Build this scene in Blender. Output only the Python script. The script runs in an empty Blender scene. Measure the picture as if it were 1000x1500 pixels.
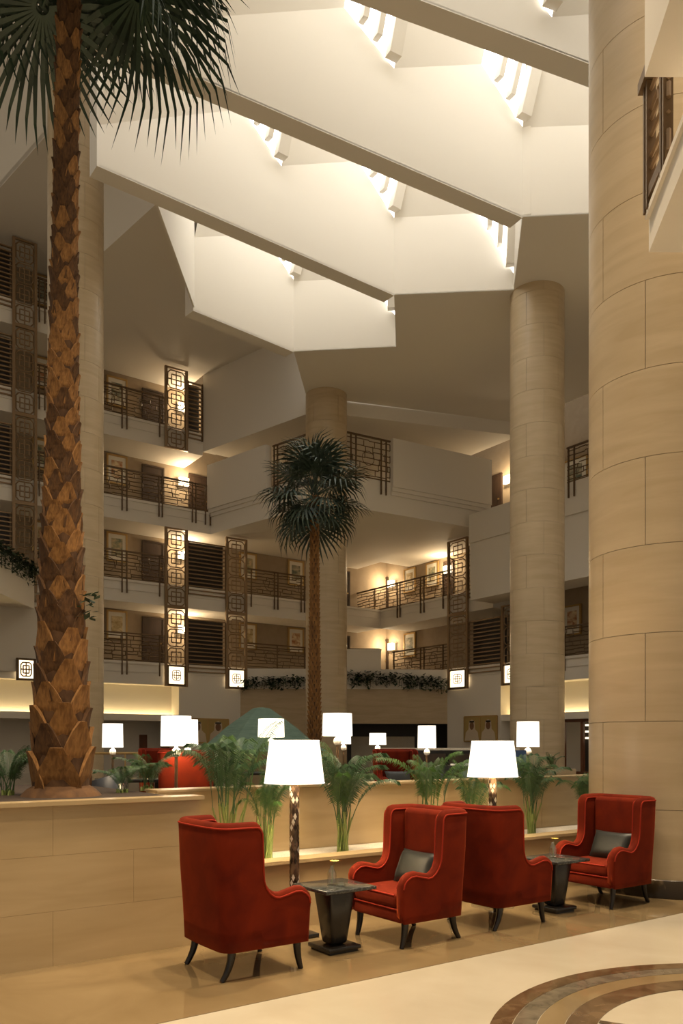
import bpy, math, random
from mathutils import Vector, Matrix
random.seed(7)
R = math.radians
scene = bpy.context.scene
col = scene.collection

# ------------------------------------------------------------------ camera, world, exposure, lights
F, HX, HY, EYE = 1190.0, 500.0, 1090.0, 1.6
cd = bpy.data.cameras.new('camera'); cam = bpy.data.objects.new('camera', cd); col.objects.link(cam)
cam.location = (0, 0, EYE); cam.rotation_euler = (R(90), 0, 0)
cd.sensor_fit = 'AUTO'; cd.sensor_width = 36.0; cd.lens = F/1500*36
cd.shift_y = (HY-750)/1500.0; cd.clip_end = 300; cd.clip_start = .05
scene.camera = cam
scene.view_settings.view_transform = 'Standard'; scene.view_settings.look = 'None'
scene.view_settings.gamma = 1; scene.view_settings.use_curve_mapping = False
scene.view_settings.exposure = 0.45
wd = bpy.data.worlds.new('world'); scene.world = wd; wd.use_nodes = True
wd.node_tree.nodes['Background'].inputs[0].default_value = (1.0, .83, .62, 1)
wd.node_tree.nodes['Background'].inputs[1].default_value = .24

TH = R(54.5); SU, CU = math.sin(TH), math.cos(TH)
def W(u, v): return (u*SU - v*CU, u*CU + v*SU)
def UV(x, y): return (x*SU + y*CU, -x*CU + y*SU)
def K(px): return (px-HX)/F
def U_on_V(px, V):
    k = K(px); Y = V/(SU-CU*k); return k*Y*SU + Y*CU
def V_on_U(px, U):
    k = K(px); Y = U/(k*SU+CU); return -k*Y*CU + Y*SU
def at_Y(px, Y): return (K(px)*Y, Y)
def at_Z(px, py, z):
    Y = (z-EYE)*F/(HY-py); return (K(px)*Y, Y)
def Zat(py, Y): return EYE+(HY-py)*Y/F

def lamp(name, kind, loc, energy, color, size=.2, target=None, spot=None, blend=.6, size_y=None):
    d = bpy.data.lights.new(name, kind); o = bpy.data.objects.new(name, d); col.objects.link(o)
    o.location = loc; d.energy = energy; d.color = color
    if kind == 'AREA':
        d.size = size
        if size_y: d.shape = 'RECTANGLE'; d.size_y = size_y
    else: d.shadow_soft_size = size
    if spot: d.spot_size = R(spot); d.spot_blend = blend
    if target is not None:
        o.rotation_euler = (Vector(target)-Vector(loc)).to_track_quat('-Z', 'Y').to_euler()
    return o
WARM = (1.0, .76, .47)
# warm lamps of the lobby ceiling above the frame, at ceiling height (the chairs' cast shadows show them)
for q_, t_ in (((.6, 8.6, 14.3), (.4, 6.6, 0)), ((4.0, 7.0, 14.3), (2.4, 6.2, 0)), ((2.6, 2.6, 14.3), (2.2, 4.4, 0)), ((-2.4, 3.0, 14.3), (-1.8, 5.0, 0))):
    lamp('ceiling_lamp_offscreen', 'SPOT', q_, 2700, WARM, .3, t_, 56, .9)

# ------------------------------------------------------------------ materials
def mat(name, c, rough=.6, c2=None, scale=4.0, stretch=(1, 1, 1), detail=4, bump=0, metal=0, spec=.5, coords='world',
        emit=None, estr=0, trans=0, tex='noise', lo=.35, hi=.65, coat=0, sheen=0, alpha=1):
    m = bpy.data.materials.new(name); m.use_nodes = True
    nt = m.node_tree; b = nt.nodes['Principled BSDF']
    b.inputs['Base Color'].default_value = (*c, 1); b.inputs['Roughness'].default_value = rough
    b.inputs['Metallic'].default_value = metal; b.inputs['Specular IOR Level'].default_value = spec
    if coat: b.inputs['Coat Weight'].default_value = coat; b.inputs['Coat Roughness'].default_value = .05
    if sheen: b.inputs['Sheen Weight'].default_value = sheen; b.inputs['Sheen Roughness'].default_value = .35; b.inputs['Sheen Tint'].default_value = (.50, .085, .02, 1) if 'red' in name else (.3, .3, .27, 1)
    if trans: b.inputs['Transmission Weight'].default_value = trans
    if emit: b.inputs['Emission Color'].default_value = (*emit, 1); b.inputs['Emission Strength'].default_value = estr
    if c2:
        if coords == 'world': g = nt.nodes.new('ShaderNodeNewGeometry'); src = g.outputs['Position']
        else: g = nt.nodes.new('ShaderNodeTexCoord'); src = g.outputs['Object']
        mp = nt.nodes.new('ShaderNodeMapping'); mp.inputs['Scale'].default_value = stretch
        nt.links.new(src, mp.inputs['Vector'])
        if tex == 'noise':
            t = nt.nodes.new('ShaderNodeTexNoise'); t.inputs['Scale'].default_value = scale; t.inputs['Detail'].default_value = detail
            t.inputs['Distortion'].default_value = .6; out = t.outputs['Fac']
        elif tex == 'voronoi':
            t = nt.nodes.new('ShaderNodeTexVoronoi'); t.inputs['Scale'].default_value = scale; out = t.outputs['Color']
        elif tex == 'checker':
            t = nt.nodes.new('ShaderNodeTexChecker'); t.inputs['Scale'].default_value = scale; out = t.outputs['Fac']
        nt.links.new(mp.outputs[0], t.inputs['Vector'])
        r = nt.nodes.new('ShaderNodeValToRGB')
        r.color_ramp.elements[0].position = lo; r.color_ramp.elements[0].color = (*c, 1)
        r.color_ramp.elements[1].position = hi; r.color_ramp.elements[1].color = (*c2, 1)
        nt.links.new(out, r.inputs['Fac']); nt.links.new(r.outputs['Color'], b.inputs['Base Color'])
        if bump:
            bn = nt.nodes.new('ShaderNodeBump'); bn.inputs['Strength'].default_value = bump; bn.inputs['Distance'].default_value = .02
            nt.links.new(out, bn.inputs['Height']); nt.links.new(bn.outputs[0], b.inputs['Normal'])
    return m
M = {}
M['white'] = mat('white_plaster', (.80, .75, .66), .75)
M['cream'] = M['white']
M['soffit'] = M['white']
M['stone'] = mat('travertine', (.56, .44, .28), .34, (.47, .36, .215), 1.3, (.7, .7, 5.5), 6, .04, lo=.3, hi=.7)
M['stone_joint'] = mat('stone_joint', (.40, .32, .22), .8)
M['wallstone'] = mat('planter_marble', (.52, .39, .22), .25, (.43, .315, .165), 1.1, (.8, .8, 6), 6, .03, lo=.3, hi=.72)
M['floor_light'] = mat('cream_marble', (.53, .47, .36), .14, (.46, .40, .295), 1.4, (1, 1, 1), 5, lo=.3, hi=.7)
M['floor_dark'] = mat('tan_marble', (.26, .185, .095), .04, (.19, .13, .062), 1.6, (1, 1, 1), 6, lo=.3, hi=.7, spec=.9)
M['inlay_brown'] = mat('brown_marble', (.085, .050, .024), .10, (.15, .095, .05), 9)
M['inlay_grey'] = mat('grey_marble', (.10, .080, .055), .10, (.18, .145, .10), 9)
M['inlay_dark'] = mat('dark_marble', (.06, .04, .025), .08, (.18, .12, .07), 6, lo=.5, hi=.62)
M['skirting'] = mat('dark_emperador', (.030, .020, .010), .2, (.16, .11, .055), 5, lo=.5, hi=.66, spec=.3)
M['taupe'] = mat('taupe_wallpaper', (.36, .28, .19), .8, (.33, .255, .17), 3)
M['bronze'] = mat('bronze_metal', (.15, .095, .05), .42, metal=.35)
M['bronze_light'] = mat('light_bronze_metal', (.30, .20, .11), .42, metal=.3)
M['darkwood'] = mat('dark_wood', (.040, .024, .015), .4, (.055, .032, .02), 8, (1, 1, .2))
M['redwood'] = mat('mahogany', (.13, .045, .018), .35, (.17, .06, .025), 8, (1, 1, .2))
M['gold'] = mat('gold_frame', (.50, .33, .13), .35, metal=.6)
M['mount'] = mat('picture_mount', (.78, .74, .64), .8)
for i, (a, b2) in enumerate([((.32, .22, .08), (.72, .60, .36)), ((.10, .13, .10), (.55, .48, .33)), ((.40, .15, .06), (.80, .68, .44)), ((.16, .20, .14), (.66, .52, .30))]):
    M['art%d' % i] = mat('painting_%d' % i, a, .6, b2, 3.5, (1, 1, 1.6), 3)
M['red'] = mat('red_velvet', (.16, .0145, .0025), .9, (.095, .0075, .0015), 5, bump=0, coords='object', sheen=.55, lo=.3, hi=.7, spec=.15)
M['red_piping'] = mat('red_piping', (.28, .02, .006), .8, spec=.2)
M['leg'] = mat('black_lacquer', (.012, .009, .008), .22)
M['cushion'] = mat('charcoal_satin', (.016, .017, .013), .45, sheen=.2)
M['granite'] = mat('dark_granite', (.035, .035, .032), .12, (.10, .10, .09), 60, lo=.45, hi=.7)
M['blacktable'] = mat('black_gloss_wood', (.018, .016, .014), .25)
M['shade'] = mat('lamp_shade_fabric', (.85, .80, .70), .9, emit=(1.0, .93, .80), estr=1.25)
M['shadetop'] = mat('lamp_shade_far', (.85, .80, .70), .9, emit=(1.0, .91, .76), estr=1.35)
M['pearl'] = mat('mother_of_pearl_mosaic', (.10, .055, .035), .25, (.55, .50, .44), 1, (1, 1, 1), tex='voronoi', coords='object')
M['trunk'] = mat('palm_trunk', (.060, .028, .012), .95, (.12, .06, .025), 14, (1, 1, .4), bump=.4, coords='object')
M['boot'] = mat('palm_leaf_base', (.17, .078, .024), .9, (.36, .18, .055), 9, (1, 1, .3), bump=.4, coords='object', lo=.3, hi=.7)
M['boot2'] = mat('palm_leaf_base_dark', (.06, .028, .011), .9, (.14, .066, .022), 9, (1, 1, .3), bump=.4, coords='object', lo=.3, hi=.7)
M['fan'] = mat('fan_palm_leaf', (.012, .030, .018), .5, (.025, .055, .030), 5, coords='object')
M['fan2'] = mat('grey_palm_leaf', (.020, .040, .026), .5, (.06, .085, .055), 5, coords='object')
M['areca'] = mat('areca_leaf', (.030, .085, .012), .5, (.075, .16, .03), 6, coords='object')
M['areca_dark'] = mat('areca_leaf_dark', (.028, .075, .028), .5, (.06, .125, .045), 6, coords='object')
M['stem'] = mat('areca_stem', (.16, .23, .05), .5, (.25, .28, .09), 10, coords='object')
M['ivy'] = mat('trailing_leaf', (.012, .030, .014), .6, (.03, .06, .025), 8)
M['soil'] = mat('soil', (.028, .017, .010), .95, (.05, .03, .018), 30)
M['pebble'] = mat('white_pebbles', (.66, .58, .44), .7, (.80, .74, .62), 60, bump=.5)
M['pane'] = mat('skylight_pane', (.9, .9, .88), .3, emit=(1.0, 1.0, 1.0), estr=3.0)
M['skylight'] = mat('skylight_glazing', (.9, .9, .9), .3, emit=(1.0, .985, .95), estr=2.25)
M['cove'] = mat('cove_light', (.9, .8, .5), .5, emit=(1.0, .74, .36), estr=7)
M['yellow'] = M['white']
M['glow'] = mat('lantern_glass', (.9, .8, .6), .5, emit=(1.0, .82, .54), estr=1.7)
M['tent'] = mat('green_canvas', (.085, .14, .10), .8, (.115, .175, .125), 3, (1, 1, 8))
M['glass'] = mat('clear_glass', (.9, .95, .9), .03, trans=1.0)
def clear_glass():
    m = bpy.data.materials.new('thin_glass'); m.use_nodes = True; nt = m.node_tree; nt.nodes.remove(nt.nodes['Principled BSDF'])
    t = nt.nodes.new('ShaderNodeBsdfTransparent'); g = nt.nodes.new('ShaderNodeBsdfGlossy'); f = nt.nodes.new('ShaderNodeValue'); x = nt.nodes.new('ShaderNodeMixShader')
    t.inputs[0].default_value = (.97, .98, .96, 1); g.inputs['Roughness'].default_value = .03; f.outputs[0].default_value = .16
    nt.links.new(f.outputs[0], x.inputs[0]); nt.links.new(t.outputs[0], x.inputs[1]); nt.links.new(g.outputs[0], x.inputs[2]); nt.links.new(x.outputs[0], nt.nodes['Material Output'].inputs[0]); return m
M['glass'] = clear_glass()
M['black'] = mat('black_leather', (.015, .013, .013), .35)
M['flower'] = mat('yellow_flower', (.65, .50, .10), .6)
M['paper'] = mat('white_paper', (.85, .84, .80), .7)
M['blue'] = mat('blue_cloth', (.06, .12, .26), .7)
M['darkroom'] = mat('dark_panelling', (.030, .024, .020), .45)
M['robe'] = mat('painted_robe', (.62, .52, .38), .7)
M['skin'] = mat('painted_face', (.20, .10, .05), .7)
M['ochre'] = mat('ochre_panel', (.42, .30, .10), .5)

# ------------------------------------------------------------------ mesh builder
class MB:
    def __init__(s): s.v = []; s.f = []; s.sm = []; s.mi = []
    def add(s, vs, fs, smooth=False):
        o = len(s.v); s.v += [tuple(p) for p in vs]
        for f in fs: s.f.append(tuple(i+o for i in f)); s.sm.append(smooth)
        return s
    def box(s, x0, x1, y0, y1, z0, z1):
        return s.add([(x0, y0, z0), (x1, y0, z0), (x1, y1, z0), (x0, y1, z0), (x0, y0, z1), (x1, y0, z1), (x1, y1, z1), (x0, y1, z1)],
              [(3, 2, 1, 0), (4, 5, 6, 7), (0, 1, 5, 4), (1, 2, 6, 5), (2, 3, 7, 6), (3, 0, 4, 7)])
    def frustum(s, a, za, b, zb):     # two rectangles (x0,x1,y0,y1)
        vs = [(a[0], a[2], za), (a[1], a[2], za), (a[1], a[3], za), (a[0], a[3], za), (b[0], b[2], zb), (b[1], b[2], zb), (b[1], b[3], zb), (b[0], b[3], zb)]
        return s.add(vs, [(3, 2, 1, 0), (4, 5, 6, 7), (0, 1, 5, 4), (1, 2, 6, 5), (2, 3, 7, 6), (3, 0, 4, 7)])
    def prism(s, poly, z0, z1):
        n = len(poly)
        a = sum(poly[i][0]*poly[(i+1) % n][1]-poly[(i+1) % n][0]*poly[i][1] for i in range(n))
        if a < 0: poly = poly[::-1]
        vs = [(p[0], p[1], z0) for p in poly]+[(p[0], p[1], z1) for p in poly]
        return s.add(vs, [tuple(range(n))[::-1], tuple(range(n, 2*n))]+[(i, (i+1) % n, n+(i+1) % n, n+i) for i in range(n)])
    def tube(s, pts, rad, n=8, cap=True, smooth=True):
        pts = [Vector(p) for p in pts]
        if not hasattr(rad, '__len__'): rad = [rad]*len(pts)
        vs = []; prev = None
        for i, p in enumerate(pts):
            t = (pts[min(i+1, len(pts)-1)]-pts[max(i-1, 0)]).normalized()
            a = prev if prev is not None else (Vector((0, 0, 1)) if abs(t.z) < .9 else Vector((1, 0, 0)))
            x = (a - t*a.dot(t)).normalized(); y = t.cross(x); prev = x
            for k in range(n):
                an = 2*math.pi*k/n; vs.append(p+(x*math.cos(an)+y*math.sin(an))*rad[i])
        fs = []
        for i in range(len(pts)-1):
            for k in range(n):
                a, b = i*n+k, i*n+(k+1) % n; fs.append((a, b, b+n, a+n))
        s.add(vs, fs, smooth)
        if cap:
            s.add(vs[:n], [tuple(range(n))[::-1]]); s.add(vs[-n:], [tuple(range(n))])
        return s
    def bar(s, p, q, w): return s.tube([p, q], w*.7071, 4, True, False)
    def lathe(s, prof, n=32, c=(0, 0, 0), smooth=True, close=True):
        vs = []; fs = []
        for r, z in prof:
            for k in range(n): an = 2*math.pi*k/n; vs.append((c[0]+r*math.cos(an), c[1]+r*math.sin(an), c[2]+z))
        for i in range(len(prof)-1):
            for k in range(n):
                a, b = i*n+k, i*n+(k+1) % n; fs.append((a, b, b+n, a+n))
        s.add(vs, fs, smooth)
        if close:
            if prof[0][0] > 0: s.add(vs[:n], [tuple(range(n))[::-1]])
            if prof[-1][0] > 0: s.add(vs[-n:], [tuple(range(n))])
        return s
    def poly(s, pts): return s.add(pts, [tuple(range(len(pts)))])
    def mesh(s, name, m):
        me = bpy.data.meshes.new(name); me.from_pydata(s.v, [], s.f)
        me.polygons.foreach_set('use_smooth', s.sm)
        if m is not None: me.materials.append(M[m] if isinstance(m, str) else m)
        me.update(); return me
    def build(s, name, m, parent=None, loc=None, rotz=0):
        o = bpy.data.objects.new(name, s.mesh(name, m)); col.objects.link(o)
        if parent: o.parent = parent
        if loc: o.location = loc
        if rotz: o.rotation_euler[2] = rotz
        return o
def inst(name, me, parent=None, loc=(0, 0, 0), rot=(0, 0, 0), sc=None):
    o = bpy.data.objects.new(name, me); col.objects.link(o); o.parent = parent
    o.location = loc; o.rotation_euler = rot
    if sc: o.scale = sc
    return o
def tag(o, label=None, cat=None, group=None, kind=None):
    if label: o['label'] = label
    if cat: o['category'] = cat
    if group: o['group'] = group
    if kind: o['kind'] = kind
    return o
def thing(name, label, cat, loc=(0, 0, 0), rotz=0, group=None):
    o = bpy.data.objects.new(name, None); col.objects.link(o); o.empty_display_size = .1
    o.location = loc; o.rotation_euler = (0, 0, rotz)
    return tag(o, label, cat, group)
def struct(o, label=None):
    o['kind'] = 'structure'
    if label: o['label'] = label
    return o
def stuff(o): o['kind'] = 'stuff'; return o
def copy_tree(o, parent=None):
    c = o.copy(); col.objects.link(c); c.parent = parent
    for ch in list(o.children): copy_tree(ch, c)
    return c
def bevel(o, w, seg=3, ang=40):
    m = o.modifiers.new('bevel', 'BEVEL'); m.width = w; m.segments = seg; m.limit_method = 'ANGLE'; m.angle_limit = R(ang)
    for p in o.data.polygons: p.use_smooth = True
    return o
def subsurf(o, n=2):
    m = o.modifiers.new('sub', 'SUBSURF'); m.levels = n; m.render_levels = n
    for p in o.data.polygons: p.use_smooth = True
    return o

# ================================================================== STRUCTURE
V1, U2 = 31.39, 24.75                    # the two gallery fronts
ROT1 = math.atan2(CU, SU)                # local x along the long wing, y into the wall
ROT2 = -TH                               # local x along the short wing, y into the wall
class Wing:
    def __init__(s, k): s.k = k; s.rot = ROT1 if k == 1 else ROT2
    def x(s, px, d=0):
        return U_on_V(px, V1+d) if s.k == 1 else -V_on_U(px, U2+d)
    def loc(s, x, d, z):
        p = W(x, V1+d) if s.k == 1 else W(U2+d, -x); return (p[0], p[1], z)
    def Y(s, px, d=0): return s.loc(s.x(px, d), d, 0)[1]
W1, W2 = Wing(1), Wing(2)
def FB(n): return 4.02+3.26*(n-1)        # underside of gallery slab n
SL = .9
# ---- floor
fl = struct(MB().prism([(-40, -6), (40, -6), (40, 60), (-40, 60)], -.3, 0).build('floor', 'floor_light'))
a, b = W(-25, 4.39), W(40, 4.39); c, d = W(40, 9), W(-25, 9)
st = MB().prism([a, b, c, d], -.01, .004).build('floor_border', 'floor_dark', fl)
def ring(cx, cy, r0, r1, z, m, name='inlay_ring', n=96):
    vs = []; fs = []
    for k in range(n):
        an = 2*math.pi*k/n
        for r, zz in ((r0, z), (r1, z), (r1, z-.02), (r0, z-.02)): vs.append((cx+r*math.cos(an), cy+r*math.sin(an), zz))
    for k in range(n):
        a, b = 4*k, 4*((k+1) % n)
        fs.append((a, a+1, b+1, b)); fs.append((a+1, a+2, b+2, b+1)); fs.append((a+3, a, b, b+3))
    return MB().add(vs, fs).build(name, m, fl)
MC = (2.6, 4.08)
ring(*MC, 1.72, 1.84, .004, 'inlay_brown'); ring(*MC, 1.59, 1.715, .004, 'inlay_grey'); ring(*MC, 1.44, 1.585, .004, 'floor_dark'); ring(*MC, 1.27, 1.435, .004, 'inlay_brown')
for k in range(8):
    an = R(62+45*k); dx, dy = math.cos(an), math.sin(an); m = MB()
    m.poly([(MC[0]+dx*r+s*dy*.025, MC[1]+dy*r-s*dx*.025, .004) for r, s in ((.3, 1), (1.265, 1), (1.265, -1), (.3, -1))]); m.build('inlay_spoke', 'inlay_dark', fl)
ring(*MC, .28, .36, .0045, 'inlay_dark')
# raised lounge floor
lf = [W(-25, 7.05), W(60, 7.05), W(60, 45), W(-25, 45)]
struct(MB().prism(lf, 0.001, .45).build('floor_lounge', 'floor_dark'))

# ---- planter walls in front of the lounge
UL = 2.85
wl = struct(MB().prism([W(-25, 5.95), W(UL, 5.95), W(UL, 7.0), W(-25, 7.0)], 0, 1.16).build('wall_planter', 'wallstone'))
m = MB()
nx = 7; hs = [0, .40, .80, 1.16]
for r in range(3):
    for q in range(-1, nx):
        u0 = UL-(q+1)*1.15-(.55 if r % 2 else 0); u1 = min(u0+1.1485, UL); 
        if u1 <= u0: continue
        MB().prism([W(u0, 5.942), W(u1, 5.942), W(u1, 5.96), W(u0, 5.96)], hs[r]+.0008, hs[r+1]-.0008).build('stone_slab', 'wallstone', wl)
MB().prism([W(-25, 5.90), W(UL+.02, 5.90), W(UL+.02, 6.10), W(-25, 6.10)], 1.16, 1.19).build('coping', 'wallstone', wl)
MB().prism([W(-25, 6.10), W(UL-.08, 6.10), W(UL-.08, 9.0), W(-25, 9.0)], 1.10, 1.17).build('planting_bed', 'soil', wl)
MB().prism([W(-25, 7.0), W(UL, 7.0), W(UL, 9.05), W(-25, 9.05)], .45, 1.10).build('planter_body', 'wallstone', wl)
lw = struct(MB().prism([W(UL, 5.97), W(18, 5.97), W(18, 6.12), W(UL, 6.12)], 0, .57).build('wall_planter_low', 'wallstone'))
MB().prism([W(UL, 5.94), W(18, 5.94), W(18, 6.16), W(UL, 6.16)], .57, .60).build('coping', 'wallstone', lw)
MB().prism([W(UL, 6.12), W(18, 6.12), W(18, 6.85), W(UL, 6.85)], 0, .55).build('pebble_bed', 'pebble', lw)
bw = struct(MB().prism([W(UL, 6.85), W(18, 6.85), W(18, 7.06), W(UL, 7.06)], 0, 1.17).build('wall_planter_back', 'wallstone'))
for q in range(14):
    u0 = UL+q*1.02
    MB().prism([W(u0+.003, 6.83), W(u0+1.017, 6.83), W(u0+1.017, 6.86), W(u0+.003, 6.86)], .552, 1.165).build('stone_slab', 'wallstone', bw)
MB().prism([W(UL, 6.80), W(18, 6.80), W(18, 7.10), W(UL, 7.10)], 1.17, 1.19).build('coping', 'wallstone', bw)

# ---- columns clad in curved stone panels
def arc_panel(r, h, half, t=.05, n=9):
    mb = MB(); ring_ = []
    for k in range(n+1):
        an = -half+2*half*k/n; ring_.append((math.cos(an), math.sin(an)))
    def strip(a, b, smooth):
        vs = []
        for c, s in ring_: vs += [(a[0]*c, a[0]*s, a[1]), (b[0]*c, b[0]*s, b[1])]
        mb.add(vs, [(2*k, 2*k+2, 2*k+3, 2*k+1) for k in range(n)], smooth)
    strip((r, 0), (r, h), True); strip((r, h), (r-t, h), False); strip((r-t, 0), (r, 0), False)
    for c, s in (ring_[0], ring_[-1]): mb.poly([(r*c, r*s, 0), (r*c, r*s, h), ((r-t)*c, (r-t)*s, h), ((r-t)*c, (r-t)*s, 0)])
    return mb.mesh('stone_panel', 'stone')
def column(label, x, y, r, z0, z1, off=0, course=.92, skirt=False):
    t = thing('column', label, 'column', (x, y, z0), 0)
    MB().lathe([(r-.012, 0), (r-.012, z1-z0)], 48).build('core', 'stone_joint', t)
    me = arc_panel(r, course-.006, R(36)-.004/r, .05, 14)
    z = off; i = 0
    while z < z1-z0:
        h = min(course, z1-z0-z)
        for k in range(5):
            o = inst('stone_panel', me, t, (0, 0, z), (0, 0, R(72*k+(36 if i % 2 else 0)-90)))
            if h < course: o.scale = (1, 1, h/course)
        z += course; i += 1
    if skirt:
        MB().lathe([(r+.02, 0), (r+.02, .19), (r-.01, .2)], 48).build('skirting', 'skirting', t)
    return t
column('massive stone-clad column with dark marble skirting beside a red wing chair', 3.66, 9.15, .84, 0, 16, .0, .92, True)
column('stone column between the tan soffit and the lounge, portrait beside it', 5.62, 23.35, .765, .45, 14.5)
column('stone column behind the small palm at the corner of the bridge', -.56, 30.1, .765, .45, 14.5)
column('pale daylit column standing behind the tall palm trunk', *at_Y(111, 21.5), .71, .45, 21)

# ---- back walls of the galleries
XA, XC1 = W1.x(-70), U2
XR = W2.x(1350)
def wbox(wg, x0, x1, d0, d1, z0, z1, name, m, parent=None):
    o = MB().box(0, x1-x0, d0, d1, 0, z1-z0).build(name, m)
    o.location = wg.loc(x0, 0, z0); o.rotation_euler[2] = wg.rot
    return o
struct(wbox(W1, XA, XC1+2.2, 1.9, 2.1, .45, 24, 'wall_left_gallery', 'taupe'))
struct(wbox(W2, -V1-2.2, XR, 1.9, 2.1, .45, 17.5, 'wall_right_gallery', 'taupe'))
# ---- gallery slabs
CUTA = W1.x(297); XCOL = W1.x(112)
def slab(wg, x0, x1, n, extra=0, m='cream', top=SL):
    o = struct(wbox(wg, x0, x1, 0, 2.0+extra, FB(n), FB(n)+top, 'gallery_floor', m))
    g = MB().box(0, x1-x0, -.05, .0, top-.10, top).build('edge_moulding', m, o)
    g2 = MB().box(0, x1-x0, -.025, .0, top-.42, top-.36).build('edge_moulding', m, o)
    return o
slab(W1, XA, XC1, 1); slab(W1, XA, XC1, 2); slab(W1, XA, XC1, 3); slab(W1, XA, CUTA, 4, m='white'); slab(W1, XA, XCOL, 5, m='white')
slab(W2, -V1, XR, 1); slab(W2, -V1, W2.x(722), 2)
slab(W2, -V1, XR, 3)
# corner balcony of the first gallery (chamfered)
G1, G2 = W1.loc(W1.x(352), 0, 0)[:2], W2.loc(W2.x(655), 0, 0)[:2]
CO = W(U2, V1)
struct(MB().prism([G1, G2, CO], FB(1), FB(1)+SL-.02).build('gallery_floor', 'cream'))
# ground-floor wall below the first gallery: straight, chamfer, straight
def wall_between(p, q, z0, z1, m, name, t=.25, parent=None):
    p, q = Vector(p), Vector(q); n = Vector((-(q-p).y, (q-p).x)).normalized()*t
    return MB().prism([p, q, q+n, p+n], z0, z1).build(name, m, parent)
P1 = W1.loc(W1.x(273), 0, 0)[:2]; P2 = W2.loc(W2.x(722), 0, 0)[:2]
struct(wall_between(P1, G1, .45, FB(1)+.01, 'cream', 'wall_lobby_back'))
gl, gr = Vector(G1), Vector(G2)
def chp(px):          # point of the chamfer line seen at px
    k = K(px); d = gr-gl; t = (k*gl.y-gl.x)/(d.x-k*d.y); return gl+d*t
struct(wall_between(gl, chp(508), .45, FB(1)+.01, 'stone', 'wall_lobby_back'))
struct(wall_between(chp(508), chp(667), 2.5, FB(1)+.01, 'stone', 'wall_lobby_back'))
struct(wall_between(gr, P2, .45, FB(1)+.01, 'cream', 'wall_lobby_back'))
# dark reception recess
a, b = chp(508), chp(690)
rc = struct(MB().prism([(a.x, a.y+1.8), (b.x, b.y+1.8), (b.x, b.y+2.0), (a.x, a.y+2.0)], .45, 3.0).build('wall_reception', 'darkroom'))
MB().prism([(chp(515).x, chp(515).y+1.7), (chp(612).x, chp(612).y+1.7), (chp(612).x, chp(612).y+1.8), (chp(515).x, chp(515).y+1.8)], .45, 1.95).build('panel', 'pebble', rc)

# ---- coves and ground-floor openings
def cove(wg, p0, p1, tagname):
    x0, x1 = wg.x(p0), wg.x(p1)
    o = struct(wbox(wg, x0, x1, .75, .95, 2.75, FB(1), 'wall_cove', 'yellow'))
    L = x1-x0
    MB().box(0, L, .05, .95, -.20, 0.0).build('cove_ledge', 'cream', o)
    MB().box(.05, L-.05, .56, .70, 0.0, .035).build('cove_strip', 'cove', o)
    MB().box(0, L, .05, .12, 0.0, .06).build('cove_lip', 'cream', o)
    struct(wbox(wg, x0, x1, 1.86, 1.92, .45, 2.6, 'wall_lobby_side', 'yellow'))
cove(W1, -70, 262, 'l'); cove(W2, 730, 1350, 'r')
struct(wbox(W1, W1.x(262), W1.x(273), 0, .95, .45, FB(1), 'wall_pier', 'yellow'))
struct(wbox(W2, W2.x(722), W2.x(733), 0, .95, .45, FB(1), 'wall_pier', 'yellow'))

# ---- bridge balcony wrapping the corner column, upper volume above it
A = Vector(W1.loc(W1.x(308), 0, 0)[:2]); B = Vector((-.56, 30.1)); C = Vector(W2.loc(W2.x(716), 0, 0)[:2]); CO2 = Vector(CO)
br = struct(MB().prism([A, B, C, CO2], FB(3), 11.75).build('bridge_floor', 'cream'))
def lerp(p, q, t): return p+(q-p)*t
def off_wall(p, q, z0, z1, d0, d1, m, name, parent=None):
    p, q = Vector(p), Vector(q); n = Vector(((q-p).y, -(q-p).x)).normalized()
    return MB().prism([p+n*d0, q+n*d0, q+n*d1, p+n*d1], z0, z1).build(name, m, parent)
def onseg(p, q, px):
    k = K(px); d = q-p; t = (k*p.y-p.x)/(d.x-k*d.y); return p+d*t
for (p, q) in ((A, onseg(A, B, 394)), (onseg(B, C, 572), C)):
    off_wall(p, q, 11.55, 13.42, .18, -.12, 'white', 'parapet', br)
    off_wall(p, q, 11.40, 11.56, .12, -.1, 'cream', 'parapet_moulding', br)
    off_wall(p, q, 11.25, 11.40, .06, -.1, 'cream', 'parapet_moulding', br)
A4 = Vector(W1.loc(CUTA, 0, 0)[:2]); B4 = Vector((-1.28, 30.4)); C4 = Vector(W2.loc(W2.x(760), 0, 0)[:2])
struct(MB().prism([lerp(A4, CO2, .05), lerp(B4, CO2, .05), B+Vector((.45, .4)), C4, CO2], 13.98, 14.53).build('ceiling_bridge', 'cream'))
struct(MB().prism([A4, B4, lerp(B4, CO2, .06), lerp(A4, CO2, .06)], 13.96, 17.25).build('wall_upper_volume', 'white'))
# ---- flat tan soffit and coffer edges
ZB = 14.5
P = [Vector(at_Z(430, 515, ZB)), Vector(at_Z(580, 508, ZB)), Vector(at_Z(577, 432, ZB)), Vector(at_Z(752, 425, ZB)), Vector(at_Z(765, 318, ZB)), Vector(at_Z(890, 312, ZB))]
P[5] = P[4]+(P[5]-P[4]).normalized()*3.4
st = (P[4]-P[2]); P += [P[4]+st, P[4]+st+(P[5]-P[4])]
Fr = Vector(W2.loc(W2.x(980), 0, 0)[:2])
sof = struct(MB().prism([B4, P[0], P[1], P[2], P[3], P[4], P[5], P[6], P[7], P[7]+Vector((6, 0)), Fr+Vector((2, 0)), Fr, C4+Vector((0, .0)), B+Vector((.3, .3))], ZB, ZB+.03).build('ceiling_soffit', 'soffit'))

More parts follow.
